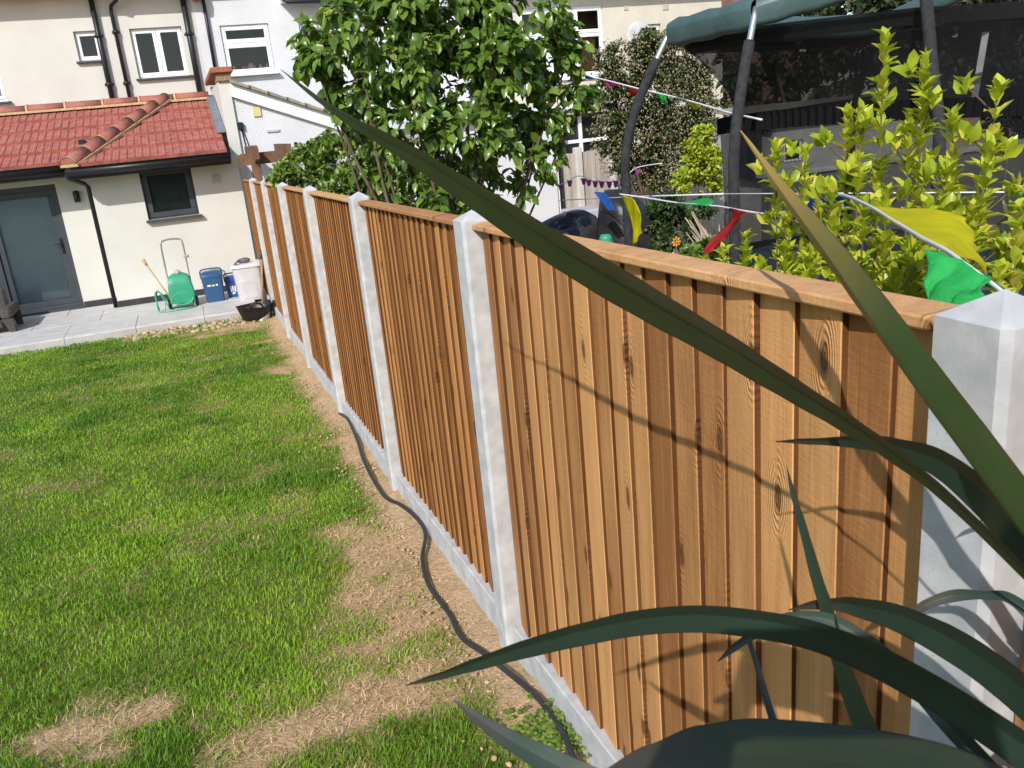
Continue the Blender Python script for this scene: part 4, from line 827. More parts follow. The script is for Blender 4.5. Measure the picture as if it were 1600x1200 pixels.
# dark evergreens behind the trampoline
evM = leaf_mat('evergreen_leaf', (.012, .026, .009), (.07, .085, .03), .5, .15, .4, tip=(.20, .17, .09))
for i, (px0, Y0, lab, L_) in enumerate([(1290, 12.5, 'dark evergreen tree behind the left of the trampoline net', [(1230,20,70),(1290,-10,90),(1340,30,80),(1250,90,60),(1320,110,70),(1200,60,40),(1280,-90,90),(1215,130,40),(1360,-60,80),(1150,110,46),(1165,180,50),(1250,190,50)]),
                                 (1450, 11.5, 'dark evergreen tree behind the middle of the trampoline net', [(1400,20,70),(1450,-20,80),(1480,50,80),(1420,100,60),(1500,120,60),(1400,-70,70),(1480,-90,90)]),
                                 (1580, 11.0, 'dark evergreen tree at the top right corner', [(1560,10,80),(1610,60,80),(1560,110,60),(1640,-20,90),(1540,-60,80),(1600,170,60),(1660,130,80)])]):
    B_ = blobs_px(L_, Y0, .7); b0 = onY(px0, 250, Y0); bush('evergreen_tree', lab, 'tree', Vector((b0.x, Y0, gz(12)-.12)), B_, 10, 420, 30, .15, .075, evM, .06, 'dark evergreens behind the trampoline', up=.3)
# golden shrub right behind the fence
def shoots(name, label, tips, lm, ln, wd, base_z=.2, npn=9):
    xs_ = sum((t[0].x for t in tips))/len(tips); ys_ = sum((t[0].y for t in tips))/len(tips)
    root = thing(name, label, 'shrub', Vector((xs_, ys_, gz(ys_)-.12)), 'golden shrubs along the fence'); tb = MB(); cb = MB()
    for (tip, zb) in tips:
        b = Vector((tip.x*.75+xs_*.25+rnd.uniform(-.04, .04), tip.y*.75+ys_*.25+rnd.uniform(-.04, .04), zb)); pts = smoothpath([b, b.lerp(tip, .4)+Vector((rnd.uniform(-.03, .03), rnd.uniform(-.03, .03), 0)), tip], 8)
        tb.tube(pts, [.0055*(1-.7*i/(len(pts)-1)) for i in range(len(pts))], 6); Ls = (tip-b).length; z = 0
        while z < Ls:
            f = 1-z/Ls; q = b.lerp(tip, f); i = int(f*(len(pts)-1)); q = pts[i].lerp(pts[min(i+1, len(pts)-1)], f*(len(pts)-1)-i)
            cnt = npn if z < .02 else rnd.choice((5, 7, 9)); a0_ = rnd.uniform(0, 6.3); sc = 1.0 if z > .05 else .9
            for k in range(cnt):
                a = a0_+k*2.4; el = rnd.uniform(.35, 1.25) if z > .02 else rnd.uniform(.7, 1.5)
                d = Vector((math.cos(a)*math.cos(el), math.sin(a)*math.cos(el), math.sin(el))); nn = Vector((-math.cos(a)*math.sin(el), -math.sin(a)*math.sin(el), math.cos(el)))
                s_ = rnd.uniform(.65, 1.15)*sc; leaf(cb, q-Vector((0, 0, rnd.uniform(0, .025))), d, nn, ln*s_, wd*s_, .22, rnd.uniform(-.1, .3), min(1, max(0, rnd.gauss(.5+.25*f, .22))))
            if z > .06 and rnd.random() < .42:
                a = rnd.uniform(0, 6.3); e_ = q+Vector((math.cos(a)*.05, math.sin(a)*.05, .05))*rnd.uniform(.7, 1.5); tb.tube([q, e_], [.003, .002], 4, cap=False)
                for k in range(rnd.choice((6, 8, 10))):
                    a2 = k*2.4; el = rnd.uniform(.3, 1.4); d = (Vector((math.cos(a2)*math.cos(el), math.sin(a2)*math.cos(el), math.sin(el)))+(e_-q).normalized()*.3); s_ = rnd.uniform(.5, 1.05)
                    leaf(cb, e_-Vector((0, 0, rnd.uniform(0, .02))), d, rvec()+Vector((0, 0, .6)), ln*s_, wd*s_*rnd.uniform(.9, 1.2), .22, rnd.uniform(-.1, .35), min(1, max(0, rnd.gauss(.45+.2*f, .25))))
            z += rnd.uniform(.024, .052)
    tb.build('stems', barkM, root); o = cb.build('foliage', lm, root); return root
def tp(px, py, d): return (at(px, py, d), 0.25)
shoots('golden_shrub', 'tall upright golden leaved shrub in front of the trampoline net, beside the yellow flag', [tp(1383,62,2.2),(at(1345,180,2.25),.5),tp(1445,95,2.1),tp(1420,200,2.15),tp(1560,138,1.95),tp(1545,235,1.9),tp(1490,185,2.05),tp(1480,270,2.0),tp(1325,188,2.3),tp(1300,300,2.2),tp(1590,380,1.8),tp(1450,330,1.95),tp(1520,330,1.9),tp(1385,300,2.1),tp(1350,330,2.1),tp(1425,400,1.95),tp(1560,430,1.8),tp(1400,440,1.9),tp(1330,420,2.1),tp(1610,300,1.85),tp(1500,440,1.85)], goldM, .054, .0265)
shoots('golden_shrub', 'shorter golden leaved shrub spread along the fence top left of the pale strap leaf tip', [tp(1212,232,2.5),tp(1258,245,2.45),tp(1232,330,2.4),tp(1280,330,2.4),tp(1265,400,2.3),tp(1225,395,2.4),tp(1165,375,2.6),tp(1130,395,2.75),tp(1190,420,2.5),tp(1255,440,2.3),tp(1300,450,2.2),tp(1100,410,2.9),tp(1150,440,2.6),tp(1345,450,2.1),tp(1215,455,2.4)], goldM, .054, .0265)

# ------------------------------------------------------------------ trampoline
TC = Vector((3.55, 4.75, .55)); Tr = thing('trampoline', 'large trampoline with green topped safety net and curved black foam poles in the neighbouring garden', 'trampoline', TC)
foam = mat('black_foam', (.030, .031, .034), .85, .35, 30, .5, 220); galv = mat('galvanised', (.55, .58, .60), .35, .1, 5, metal=.8); padM = mat('green_pvc', (.060, .105, .105), .45, .15, 5, .15, 25)
tops = [Vector(q) for q in ((2.055, 4.755, 2.11), (2.14, 4.045, 2.13), (2.76, 3.60, 2.27), (3.75, 3.62, 2.50), (4.55, 4.35, 2.42), (4.25, 5.45, 2.12))]
feet = [Vector(q) for q in ((1.76, 4.85, 0), (1.88, 3.88, 0), (2.70, 3.35, 0), (4.05, 3.15, 0), (5.15, 4.3, 0), (4.53, 6.05, 0))]
for i, (tp_, ft) in enumerate(zip(tops, feet)):
    P = smoothpath([Vector((ft.x, ft.y, -.45)), Vector((ft.x, ft.y, .55)), Vector((ft.x, ft.y, 1.15)), ft.lerp(tp_, .04)+Vector((0, 0, 1.37)), (ft.lerp(tp_, .38)).to_2d().to_3d()+Vector((0, 0, 1.76)), Vector((tp_.x, tp_.y, tp_.z-(0 if i != 2 else -.12)))], 6)
    n = len(P)-3 if i != 2 else len(P)-1
    mb = MB(); mb.tube(P[:n], .029, 12); po = mb.build('pole', foam, Tr)
    mb = MB(); mb.tube(P[n-2:], .017, 10); mb.build('tube_end', galv, po)
mb = MB(); m_ = len(tops)
for i in range(m_):
    a, b = tops[i], tops[(i+1) % m_]; d = (b-a).normalized(); out = Vector((d.y, -d.x, 0)); P = []
    for k in range(9):
        p = a.lerp(b, k/8); r = .052+.006*math.sin(k*2.1+i)
        if k in (0, 8): r = .040
        P.append([p+out*(math.cos(t_)*r*.9)+Vector((0, 0, math.sin(t_)*r-(.05 if math.sin(t_) < -.1 else 0))) for t_ in [2*math.pi*j/14 for j in range(15)]])
    mb.grid(P, True)
mb.build('ring_pad', padM, Tr)
netU = net_mat('net_upper', .66, (.006, .0065, .007)); netL = net_mat('net_lower', .55, (.008, .008, .009)); bandM = mat('black_elastic', (.005, .005, .006), .8, .2, 10, spec=.1)
NC = Vector((3.58, 4.62, 0)); NN = 70
def ringpt(a):
    d = Vector((math.cos(a), math.sin(a), 0)); best = None
    for i in range(m_):
        p, q = tops[i], tops[(i+1) % m_]; e = q-p; den = d.x*e.y-d.y*e.x
        if abs(den) < 1e-9: continue
        w_ = p-NC; t_ = (w_.x*e.y-w_.y*e.x)/den; u_ = (w_.x*d.y-w_.y*d.x)/den
        if t_ > 0 and -1e-6 <= u_ <= 1+1e-6: best = p.lerp(q, u_)
    return best
mb = MB(); rows = []; hem = []; hem0 = []; bnd = []
for i in range(NN+1):
    a = 2*math.pi*i/NN; t_ = ringpt(a); t2 = Vector((NC.x+(t_.x-NC.x)*.97, NC.y+(t_.y-NC.y)*.97, 2.03)); r = 1.07+.006*math.sin(i*2.9)
    b_ = Vector((NC.x+r*math.cos(a), NC.y+r*math.sin(a), 1.53+.03*math.sin(a*2+.5)))
    col = []
    for k in range(7):
        u = k/6; p = t2.lerp(b_, u); sag = .06*math.sin(math.pi*u); dr_ = Vector((NC.x-p.x, NC.y-p.y, 0)).normalized(); col.append(p+dr_*sag)
    rows.append(col); hem.append([t2+Vector((0, 0, .015)), col[0].lerp(col[1], .8)]); r2 = r+.012*(1 if i % 2 else -1)
    bnd.append((a, r, b_.z))
mb.grid(rows, True); mb.build('net', netU, Tr)
mb = MB(); mb.grid([[p+Vector((math.cos(2*math.pi*i/NN), math.sin(2*math.pi*i/NN), 0))*.006 for p in h_] for i, h_ in enumerate(hem)], True); mb.build('net_hem', net_mat('hem_black', .92, (.011, .012, .013)), Tr)
mb = MB(); P = []
for i in range(NN*4+1):
    a = 2*math.pi*i/(NN*4); z = 1.53+.03*math.sin(a*2+.5); r = 1.085+(.010 if i % 2 else -.008); P.append([(NC.x+r*math.cos(a), NC.y+r*math.sin(a), z+dz) for dz in (-.055, -.02, .02, .05)])
mb.grid(P, False); mb.build('elastic_band', bandM, Tr)
mb = MB(); mb.grid([[(NC.x+r*math.cos(a), NC.y+r*math.sin(a), z-.056), (NC.x+(r-.02)*math.cos(a), NC.y+(r-.02)*math.sin(a), 1.0), (NC.x+r*math.cos(a), NC.y+r*math.sin(a), .56)] for a, r, z in bnd], True); mb.build('lower_net', netL, Tr)
mb = MB(); mb.lathe((NC.x, NC.y, .50), [(0, .03), (1.0, .035), (1.3, .05), (1.34, .02), (1.3, 0), (1.0, .0)], 40); mb.build('mat', mat('black_mat', (.015, .015, .016), .8), Tr)
mb = MB(); mb.lathe((NC.x, NC.y, .45), [(1.26, 0), (1.36, .02), (1.36, .08), (1.26, .09)], 40); mb.build('frame_pad', padM, Tr)
for px, dd in ((1536, .0), (1290, .1)):
    a0_ = onY(px+4, 50, 4.05); a1_ = onY(px-14, 156, 4.0); s_ = Vector((.02, -.005, 0)); mb = MB(); mb.add([a0_-s_, a0_+s_, a1_+s_, a1_-s_], [(0, 1, 2, 3)])
    if px == 1536: mb.build('strap', mat('white_webbing', (.5, .5, .52), .8), Tr, solid=.003)

# grey block wall and outbuilding beyond it
blockM = mat('grey_block', (.15, .155, .15), .9, .15, 4, .3, 40)
mb = MB(); mb.box(5.6, 13.5, 8.6, 8.78, -.8, .72); wv = thing('block_wall', 'grey block garden wall seen through the trampoline net', 'wall', (9, 8.7, -.8)); mb.build('wall', blockM, wv); mb = MB(); mb.box(5.55, 13.55, 8.56, 8.82, .721, .78, .01); mb.build('coping', mat('pale_coping', (.42, .42, .40), .9), wv)
Ob = thing('grey_outbuilding', 'pale grey brick outbuilding with a small barred window seen through the lower net', 'outbuilding', (9.5, 10.3, -.8))
p0 = onY(1235, 222, 10.3); hO = (p0.x-.10, p0.x+.22, p0.z-.28, p0.z+.02)
mb = MB(); wall(mb, 6.9, 10.2, -.8, 1.32, 10.3, [hO], .1); mb.add([(6.9, 10.3, -.8), (6.9, 13, -.8), (6.9, 13, 1.32), (6.9, 10.3, 1.32)], [(0, 1, 2, 3)]); mb.build('wall', mat('pale_brickwork', (.38, .38, .36), .9, .12, 9, .3, 60), Ob)
w = window(Ob, *hO, 10.3, upvc, [(hO[0]+.01, hO[1]-.01, hO[2]+.01, hO[3]-.01)], t=.03, rec=.04); mb = MB()
for i in range(4): x = hO[0]+.06+i*.065; mb.box(x, x+.012, 10.325, 10.335, hO[2], hO[3])
mb.build('bar', blackpl, w)
mb = MB(); mb.prism([(6.7, 10.1, 1.321), (6.7, 11.5, 1.45), (6.7, 11.5, 1.50), (6.7, 10.1, 1.38)], (3.7, 0, 0)); mb.build('roof', mat('grey_roof_tile', (.27, .25, .19)), Ob)

# ------------------------------------------------------------------ neighbour's old fence and garden things
oldw = mat('weathered_boards', (.40, .355, .31), .9, .22, 14, .4, 60, stretch=(1, 1, .08)); oY = 11.5
panel_px = [(880, 898, 240, 247), (904, 952, 238, 232), (958, 1002, 255, 250), (1006, 1040, 252, 247)]
for i, (xa_, xb_, ta_, tb_) in enumerate([(879, 900, 240, 238), (905, 953, 238, 231), (960, 1034, 256, 247)]):
    A = onY(xa_, ta_, oY); B = onY(xb_, tb_, oY); r = thing('weathered_panel', ['narrow weathered grey board panel beside the black downpipe', 'weathered grey board panel, tallest of the old fence', 'weathered grey board panel behind the curved trampoline pole'][i], 'fence panel', ((A.x+B.x)/2, oY, -.7), 'weathered grey fence panels'); mb = MB(); n = max(2, int((B.x-A.x)/.10))
    for k in range(n):
        x0_ = A.x+(B.x-A.x)*k/n; x1_ = A.x+(B.x-A.x)*(k+1)/n; zt_ = A.z+(B.z-A.z)*k/n+rnd.uniform(-.02, .02); mb.prism([(x0_, oY, -.7), (x1_-.006, oY-.006, -.7), (x1_-.006, oY-.006, zt_), (x0_, oY, zt_)], (0, .018, 0))
    mb.build('boards', oldw, r)
for i, (xp, yp) in enumerate(((902, 236), (956, 240), (1040, 246))):
    A = onY(xp, yp, oY); mb = MB(); mb.box(A.x-.05, A.x+.05, oY-.06, oY+.06, -.8, A.z+.05, .01)
    tag(mb.build('old_post', mat('old_concrete', (.52, .50, .46), .9, .12, 8)), ['left concrete post of the weathered fence', 'concrete post between the taller and lower weathered panels', 'concrete post of the weathered fence next to the golden bush'][i], 'fence post', 'posts of the weathered fence')
# pale grey bench box
A = onY(895, 330, 10.5); B = onY(945, 372, 10.5); mb = MB(); mb.box(A.x, B.x+.05, 10.4, 10.9, -.7, A.z, .015); tag(mb.build('storage_bench', mat('lilac_grey_panel', (.42, .42, .46), .7, .06)), 'pale grey panelled box below the old fence between the covered heaps', 'storage box')
tarpM = mat('black_tarpaulin', (.025, .026, .028), .42, .25, 6, .25, 18)
def tarp(name, lab, c, w_, d_, h_, seed, peak):
    mb = MB(); P = []; n = 28
    for i in range(13):
        v = i/12; row = []
        for k in range(n+1):
            a = 2*math.pi*k/n; fold = 1+.07*math.sin(7*a+seed)*(1-v)+.05*math.sin(11*a+seed*2+v*3)*(1-v); sq = 1/max(abs(math.cos(a)), abs(math.sin(a)))**.6
            rr_ = (1-.35*v**1.5)*fold*sq if v < .8 else (1-.35*v**1.5)*fold*sq*max(0, (1-v)/.2)
            row.append((c.x+w_*rr_*math.cos(a), c.y+d_*rr_*math.sin(a), c.z+h_*(min(v/.8, 1)**.9)*(1+peak*math.cos(a-seed))))
        P.append(row)
    mb.grid(P, True, flip=True); return tag(mb.build(name, tarpM), lab, 'tarpaulin')
b = onY(888, 385, 7.4); tarp('tarpaulin_heap', 'wide low black tarpaulin covered heap beside the tree stems', Vector((b.x, 7.4, .15)), .36, .35, .58, .6, .12)
b = onY(990, 385, 6.9); tarp('tarpaulin_heap', 'tall creased black barbecue cover behind the curved pole and yellow flag', Vector((b.x-.05, 6.9, .1)), .26, .26, .82, 2.3, .10)
b = onY(868, 340, 9.2); tarp('tarpaulin_heap', 'farther small black cover against the white wall', Vector((b.x, 9.2, -.5)), .32, .3, .83, 1.3, .05)
# lantern bottle, pots, ornaments
def lb(px, py, Y): p = onY(px, py, Y); return p
b = lb(948, 398, 6.0); r = thing('garden_lantern', 'squat white and green tapering garden lantern by the barbecue cover', 'lantern', b); mb = MB(); mb.lathe(b+Vector((0, 0, -.12)), [(.085, 0), (.085, .08), (.075, .14)], 20); mb.build('base', mat('mottled_white', (.62, .62, .58), .6, .3, 25), r)
mb = MB(); mb.lathe(b+Vector((0, 0, .021)), [(.074, 0), (.058, .07), (.05, .10), (.052, .11), (.035, .135), (0, .14)], 20); mb.build('top', greenM, r)
mb = MB(); mb.lathe((b.x-.03, b.y-.05, -.55), [(.12, 0), (.12, .42)], 12); tag(mb.build('plinth_block', blockM), 'grey block pedestal under the green topped lantern', 'pedestal')
b = lb(967, 408, 5.3); mb = MB(); mb.lathe(b+Vector((0, 0, -.35)), [(.09, 0), (.11, .28), (.125, .285), (.128, .35), (.112, .352), (.10, .30), (0, .30)], 24); tag(mb.build('terracotta_pot', mat('terracotta', (.42, .15, .08), .8, .15, 8)), 'terracotta plant pot just over the fence beside the pole foot', 'plant pot')
b = lb(1033, 420, 5.0); r = thing('toadstool_ornament', 'red capped white toadstool garden ornament', 'ornament', b); mb = MB(); mb.lathe(b+Vector((0, 0, -.3)), [(.03, 0), (.03, .27), (.018, .335)], 14); mb.build('stalk', mat('ornament_white', (.66, .64, .58), .6), r)
mb = MB(); mb.lathe(b+Vector((0, 0, .02)), [(0, .0), (.045, -.006), (.048, .004), (.036, .03), (.015, .045), (0, .047)], 18); mb.build('cap', mat('ornament_red', (.50, .09, .05), .5), r)
b = lb(1058, 416, 5.0); r = thing('windmill_ornament', 'small white windmill ornament with a plum coloured roof', 'ornament', b); mb = MB(); mb.lathe(b+Vector((0, 0, -.3)), [(.05, 0), (.034, .36)], 12); mb.build('tower', mat('ornament_white', (.66, .64, .58), .6), r)
mb = MB(); mb.lathe(b+Vector((0, 0, .061)), [(.042, 0), (.02, .035), (0, .045)], 12); mb.build('roof', mat('plum_roof', (.16, .06, .09), .6), r)
for k in range(4):
    a = .7+k*math.pi/2; d = Vector((math.cos(a), -.05, math.sin(a))); cpt = b+Vector((-.02, -.05, .05)); mb = MB(); mb.obox(cpt+d*.035, d, (0, 1, 0), d.cross(Vector((0, 1, 0))), .035, .003, .010); mb.build('sail', mat('ornament_white', (.66, .64, .58), .6), r)
b = lb(1057, 378, 5.6); r = thing('flower_ornament', 'orange daisy shaped garden spinner on a thin stick', 'ornament', b)
for k in range(8):
    a = k*math.pi/4; d = Vector((math.cos(a), 0, math.sin(a))); mb = MB(); leaf(mb, b+d*.008, d, Vector((0, -1, .2)), .036, .018, .1, 0); mb.build('petal', mat('orange_petal', (.62, .26, .05), .5), r, solid=.002)
mb = MB(); mb.lathe(b+Vector((0, -.006, 0)), [(0, -.006), (.010, 0), (0, .006)], 10, axis=(0, -1, 0)); mb.build('centre', mat('yellow_centre', (.6, .45, .06), .5), r)
mb = MB(); mb.tube([b+Vector((0, .01, 0)), b+Vector((.02, .01, -.6))], .004, 6); mb.build('stick', mat('thin_stick', (.2, .15, .1)), r)

# ------------------------------------------------------------------ bunting and lines
def cloth(col, name, tr_=.58): return mat(name, col, .7, .10, 12, .3, 60, .2, trans=tr_)
FC = {'yellow': cloth((.78, .74, .02), 'yellow_cloth'), 'green': cloth((.06, .62, .17), 'green_cloth'), 'red': cloth((.50, .04, .04), 'red_cloth'), 'pink': cloth((.55, .06, .22), 'pink_cloth'), 'blue': cloth((.03, .14, .50), 'blue_cloth'), 'teal': cloth((.02, .28, .27), 'teal_cloth'), 'mauve': cloth((.38, .10, .28), 'mauve_cloth')}
tape = mat('white_tape', (.66, .68, .72), .7, .05)
def sheet(rowsP, name, mt, parent, sub=2, ripple=.0):
    """rows of control points -> smooth cloth"""
    R_ = [smoothpath(r_, 6) for r_ in rowsP]; C_ = list(zip(*R_)); G_ = [smoothpath(c_, 6) for c_ in C_]
    for i, g_ in enumerate(G_):
        for j in range(len(g_)): g_[j] = g_[j]+Vector((math.sin(i*.9+j*.5), math.cos(i*.7+j*.3), .3*math.sin(j*.8)))*ripple
    mb = MB(); mb.grid(G_, True); return mb.build(name, mt, parent, solid=.0012)
# near line: from the post top past the yellow flag and away to the trampoline
line = [at(1585,476,1.10), at(1560,452,1.13), at(1510,415,1.2), at(1478,392,1.28), at(1440,372,1.42), at(1395,345,1.65), at(1350,318,1.95), at(1310,304,2.3), at(1280,312,2.7), at(1240,328,3.1), at(1200,334,3.5), at(1160,329,3.75), at(1120,322,4.1), at(1060,317,4.6), at(1010,309,5.0), at(967,303,5.3)]
B1 = thing('bunting', 'long bunting string tied to the nearest post, with big yellow and green flags', 'bunting', line[0])
mb = MB(); L_ = smoothpath(line, 6); mb.grid([[p+Vector((0, 0, .004)), p-Vector((.002, .002, .004))] for p in L_], True); mb.build('tape', tape, B1, solid=.001)
sheet([[at(1350,322,1.93), at(1400,348,1.62), at(1440,372,1.42), at(1472,392,1.30)], [at(1400,324,1.80), at(1450,345,1.60), at(1485,372,1.45), at(1500,400,1.38)], [at(1470,328,1.70), at(1505,350,1.60), at(1525,385,1.5), at(1530,415,1.46)], [at(1512,342,1.66), at(1518,365,1.6), at(1522,392,1.55), at(1550,440,1.55)]], 'flag', FC['yellow'], B1, ripple=.004)
o = sheet([[at(1447,392,1.24), at(1490,402,1.22), at(1530,425,1.17), at(1545,448,1.12)], [at(1446,425,1.22), at(1485,432,1.19), at(1515,450,1.15), at(1540,462,1.11)], [at(1443,455,1.21), at(1475,460,1.18), at(1500,468,1.14), at(1535,474,1.10)], [at(1452,512,1.19), at(1475,505,1.16), at(1510,494,1.12), at(1548,482,1.09)]], 'flag', FC['green'], B1, ripple=.007); o['label'] = 'crumpled bright green flag'
o = sheet([[at(1508,428,1.21), at(1540,445,1.16), at(1570,460,1.12)], [at(1512,418,1.21), at(1548,440,1.16), at(1585,466,1.11)], [at(1530,425,1.2), at(1565,445,1.16), at(1595,480,1.1)]], 'flag', FC['teal'], B1, ripple=.003)
def flag(parent, col, pts, nm='flag', rp=.006):
    """pts: three rows of (px,py,depth)"""
    return sheet([[at(*q) for q in r_] for r_ in pts], nm, FC[col], parent, ripple=rp)
flag(B1, 'blue', [[(1255,312,2.9), (1290,308,2.6), (1330,306,2.3)], [(1260,335,2.9), (1290,345,2.65), (1325,335,2.35)], [(1270,365,2.85), (1300,372,2.6), (1335,370,2.4)]])
flag(B1, 'red', [[(1140,325,3.9), (1160,329,3.75), (1175,331,3.7)], [(1141,345,3.9), (1150,350,3.8), (1152,340,3.7)], [(1102,385,3.9), (1122,380,3.85), (1140,360,3.8)], [(1098,398,3.9), (1110,394,3.85), (1132,375,3.8)]])
flag(B1, 'pink', [[(1165,330,3.75), (1185,332,3.6), (1200,335,3.5)], [(1180,333,3.7), (1192,338,3.6), (1203,345,3.5)]])
flag(B1, 'green', [[(1040,313,4.8), (1070,318,4.5), (1105,322,4.2)], [(1060,317,4.75), (1085,316,4.5), (1112,316,4.2)], [(1092,312,4.6), (1105,309,4.5), (1116,314,4.25)]])
flag(B1, 'yellow', [[(968,304,5.3), (980,307,5.2), (992,312,5.1)], [(978,322,5.3), (988,326,5.2), (998,330,5.1)], [(986,345,5.3), (994,348,5.2), (1003,348,5.1)], [(990,385,5.3), (994,378,5.2), (1003,365,5.15)]])
up = [at(1190,187,4.2), at(1135,175,4.7), at(1116,169,5.0), at(1060,153,5.6), at(1000,139,6.2), at(950,126,6.7), at(925,120,6.9), at(905,112,7.0)]
B2 = thing('bunting', 'upper bunting string of faded flags crossing in front of the flowering shrub', 'bunting', up[3])
mb = MB(); mb.tube(smoothpath(up, 5), .006, 5); mb.build('tape', tape, B2)
flag(B2, 'pink', [[(944,125,6.75), (955,128,6.7), (967,132,6.6)], [(946,133,6.75), (957,135,6.7), (966,135,6.6)]]); flag(B2, 'red', [[(979,135,6.5), (988,138,6.4), (1000,140,6.3)], [(983,145,6.5), (992,148,6.4), (996,146,6.3)]])
flag(B2, 'green', [[(1024,146,6.0), (1032,148,5.95), (1040,150,5.9)], [(1033,157,6.0), (1037,160,5.95), (1042,165,5.9)]]); flag(B2, 'yellow', [[(1072,157,5.55), (1082,161,5.5), (1090,164,5.4)], [(1084,171,5.55), (1089,171,5.5), (1094,167,5.4)]]); flag(B2, 'blue', [[(908,114,7.0), (914,117,6.95), (925,121,6.9)], [(914,121,7.0), (920,123,6.95), (926,124,6.9)]])
lo = [at(868,290,9.2), at(885,285,9.2), at(903,275,9.2), at(925,280,9.0), at(950,284,8.8), at(975,278,8.6), at(995,262,8.5), at(1035,255,8.3)]
B3 = thing('bunting', 'small mauve pennant bunting strung low in front of the weathered fence', 'bunting', lo[3])
mb = MB(); mb.tube(smoothpath(lo, 5), .005, 5); mb.build('tape', tape, B3)
for px, py, d in ((876, 288, 9.2), (890, 282, 9.2), (912, 279, 9.1), (920, 281, 9.0), (930, 283, 9.0), (940, 284, 8.9), (952, 284, 8.8), (962, 283, 8.7), (972, 280, 8.6), (996, 264, 8.5)):
    flag(B3, 'mauve', [[(px-5, py-1, d), (px, py, d), (px+5, py, d)], [(px-2, py+9, d), (px, py+10, d), (px+2, py+9, d)]], rp=.002)
mb = MB(); mb.tube([at(874,313,8.6), at(1000,307,6.4), at(1131,303,4.35)], .0045, 5); mb.tube([at(1131,303,4.35), at(1300,302,3.9), at(1600,300,3.2)], .003, 5); tag(mb.build('washing_line', tape), 'taut white washing line running level below the mauve bunting', 'line')
b = sheet([[at(928,300,7.0), at(938,300,7.0), at(948,303,7.0)], [at(942,318,7.0), at(950,314,7.0), at(955,315,7.0)], [at(952,330,7.0), at(958,328,7.0), at(965,332,7.0)]], 'blue_pennant', FC['blue'], None, ripple=.004); tag(b, 'faded blue pennant hanging above the covered heaps', 'flag')

# ------------------------------------------------------------------ strap leaved plant in front
def phorm_mat(name, base, edge, tipc):
    M = bpy.data.materials.new(name); M.use_nodes = True; t = M.node_tree; N = t.nodes; L = t.links; p = N['Principled BSDF']; p.inputs['Roughness'].default_value = .42; p.inputs['Specular IOR Level'].default_value = .4
    u = N.new('ShaderNodeAttribute'); u.attribute_name = 'u'; v = N.new('ShaderNodeAttribute'); v.attribute_name = 'tipf'
    tc = N.new('ShaderNodeTexCoord'); nz = N.new('ShaderNodeTexNoise'); nz.inputs['Scale'].default_value = 14; nz.inputs['Detail'].default_value = 5; L.new(tc.outputs['Object'], nz.inputs[0])
    st = N.new('ShaderNodeMath'); st.operation = 'SINE'; ml = N.new('ShaderNodeMath'); ml.operation = 'MULTIPLY'; ml.inputs[1].default_value = 70; L.new(u.outputs['Fac'], ml.inputs[0]); L.new(ml.outputs[0], st.inputs[0])
    al = N.new('ShaderNodeAttribute'); al.attribute_name = 'al'; cb_ = N.new('ShaderNodeCombineXYZ'); m3 = N.new('ShaderNodeMath'); m3.operation = 'MULTIPLY'; m3.inputs[1].default_value = 16; L.new(u.outputs['Fac'], m3.inputs[0]); L.new(m3.outputs[0], cb_.inputs[0]); L.new(al.outputs['Fac'], cb_.inputs[1])
    fb = N.new('ShaderNodeTexNoise'); fb.inputs['Scale'].default_value = 1.6; fb.inputs['Detail'].default_value = 7; fb.inputs['Roughness'].default_value = .7; L.new(cb_.outputs[0], fb.inputs[0])
    fm_ = N.new('ShaderNodeMath'); fm_.operation = 'ADD'; fh_ = N.new('ShaderNodeMath'); fh_.operation = 'MULTIPLY'; fh_.inputs[1].default_value = .45; L.new(nz.outputs[0], fh_.inputs[0]); f2_ = N.new('ShaderNodeMath'); f2_.operation = 'MULTIPLY'; f2_.inputs[1].default_value = .62; L.new(fb.outputs[0], f2_.inputs[0]); L.new(fh_.outputs[0], fm_.inputs[0]); L.new(f2_.outputs[0], fm_.inputs[1])
    cr = N.new('ShaderNodeValToRGB'); cr.color_ramp.elements[0].position = .3; cr.color_ramp.elements[1].position = .75; cr.color_ramp.elements[0].color = rgb([c*.7 for c in base]); cr.color_ramp.elements[1].color = rgb([c*1.35 for c in base]); L.new(fm_.outputs[0], cr.inputs[0])
    mx = N.new('ShaderNodeMixRGB'); mx.inputs[2].default_value = rgb(tipc); L.new(v.outputs['Fac'], mx.inputs[0]); L.new(cr.outputs[0], mx.inputs[1])
    eg = N.new('ShaderNodeMapRange'); eg.inputs[1].default_value = .92; eg.inputs[2].default_value = 1.0; ab = N.new('ShaderNodeMath'); ab.operation = 'ABSOLUTE'; L.new(u.outputs['Fac'], ab.inputs[0]); L.new(ab.outputs[0], eg.inputs[0])
    m2 = N.new('ShaderNodeMixRGB'); m2.inputs[2].default_value = rgb(edge); L.new(eg.outputs[0], m2.inputs[0]); L.new(mx.outputs[0], m2.inputs[1]); L.new(m2.outputs[0], p.inputs['Base Color'])
    bp = N.new('ShaderNodeBump'); bp.inputs['Strength'].default_value = .25; bp.inputs['Distance'].default_value = .001; L.new(fb.outputs[0], bp.inputs['Height']); L.new(bp.outputs[0], p.inputs['Normal'])
    tr = N.new('ShaderNodeBsdfTranslucent'); ms = N.new('ShaderNodeMixShader'); ms.inputs[0].default_value = .12; L.new(m2.outputs[0], tr.inputs[0]); L.new(p.outputs[0], ms.inputs[1]); L.new(tr.outputs[0], ms.inputs[2]); L.new(ms.outputs[0], N['Material Output'].inputs[0]); return M
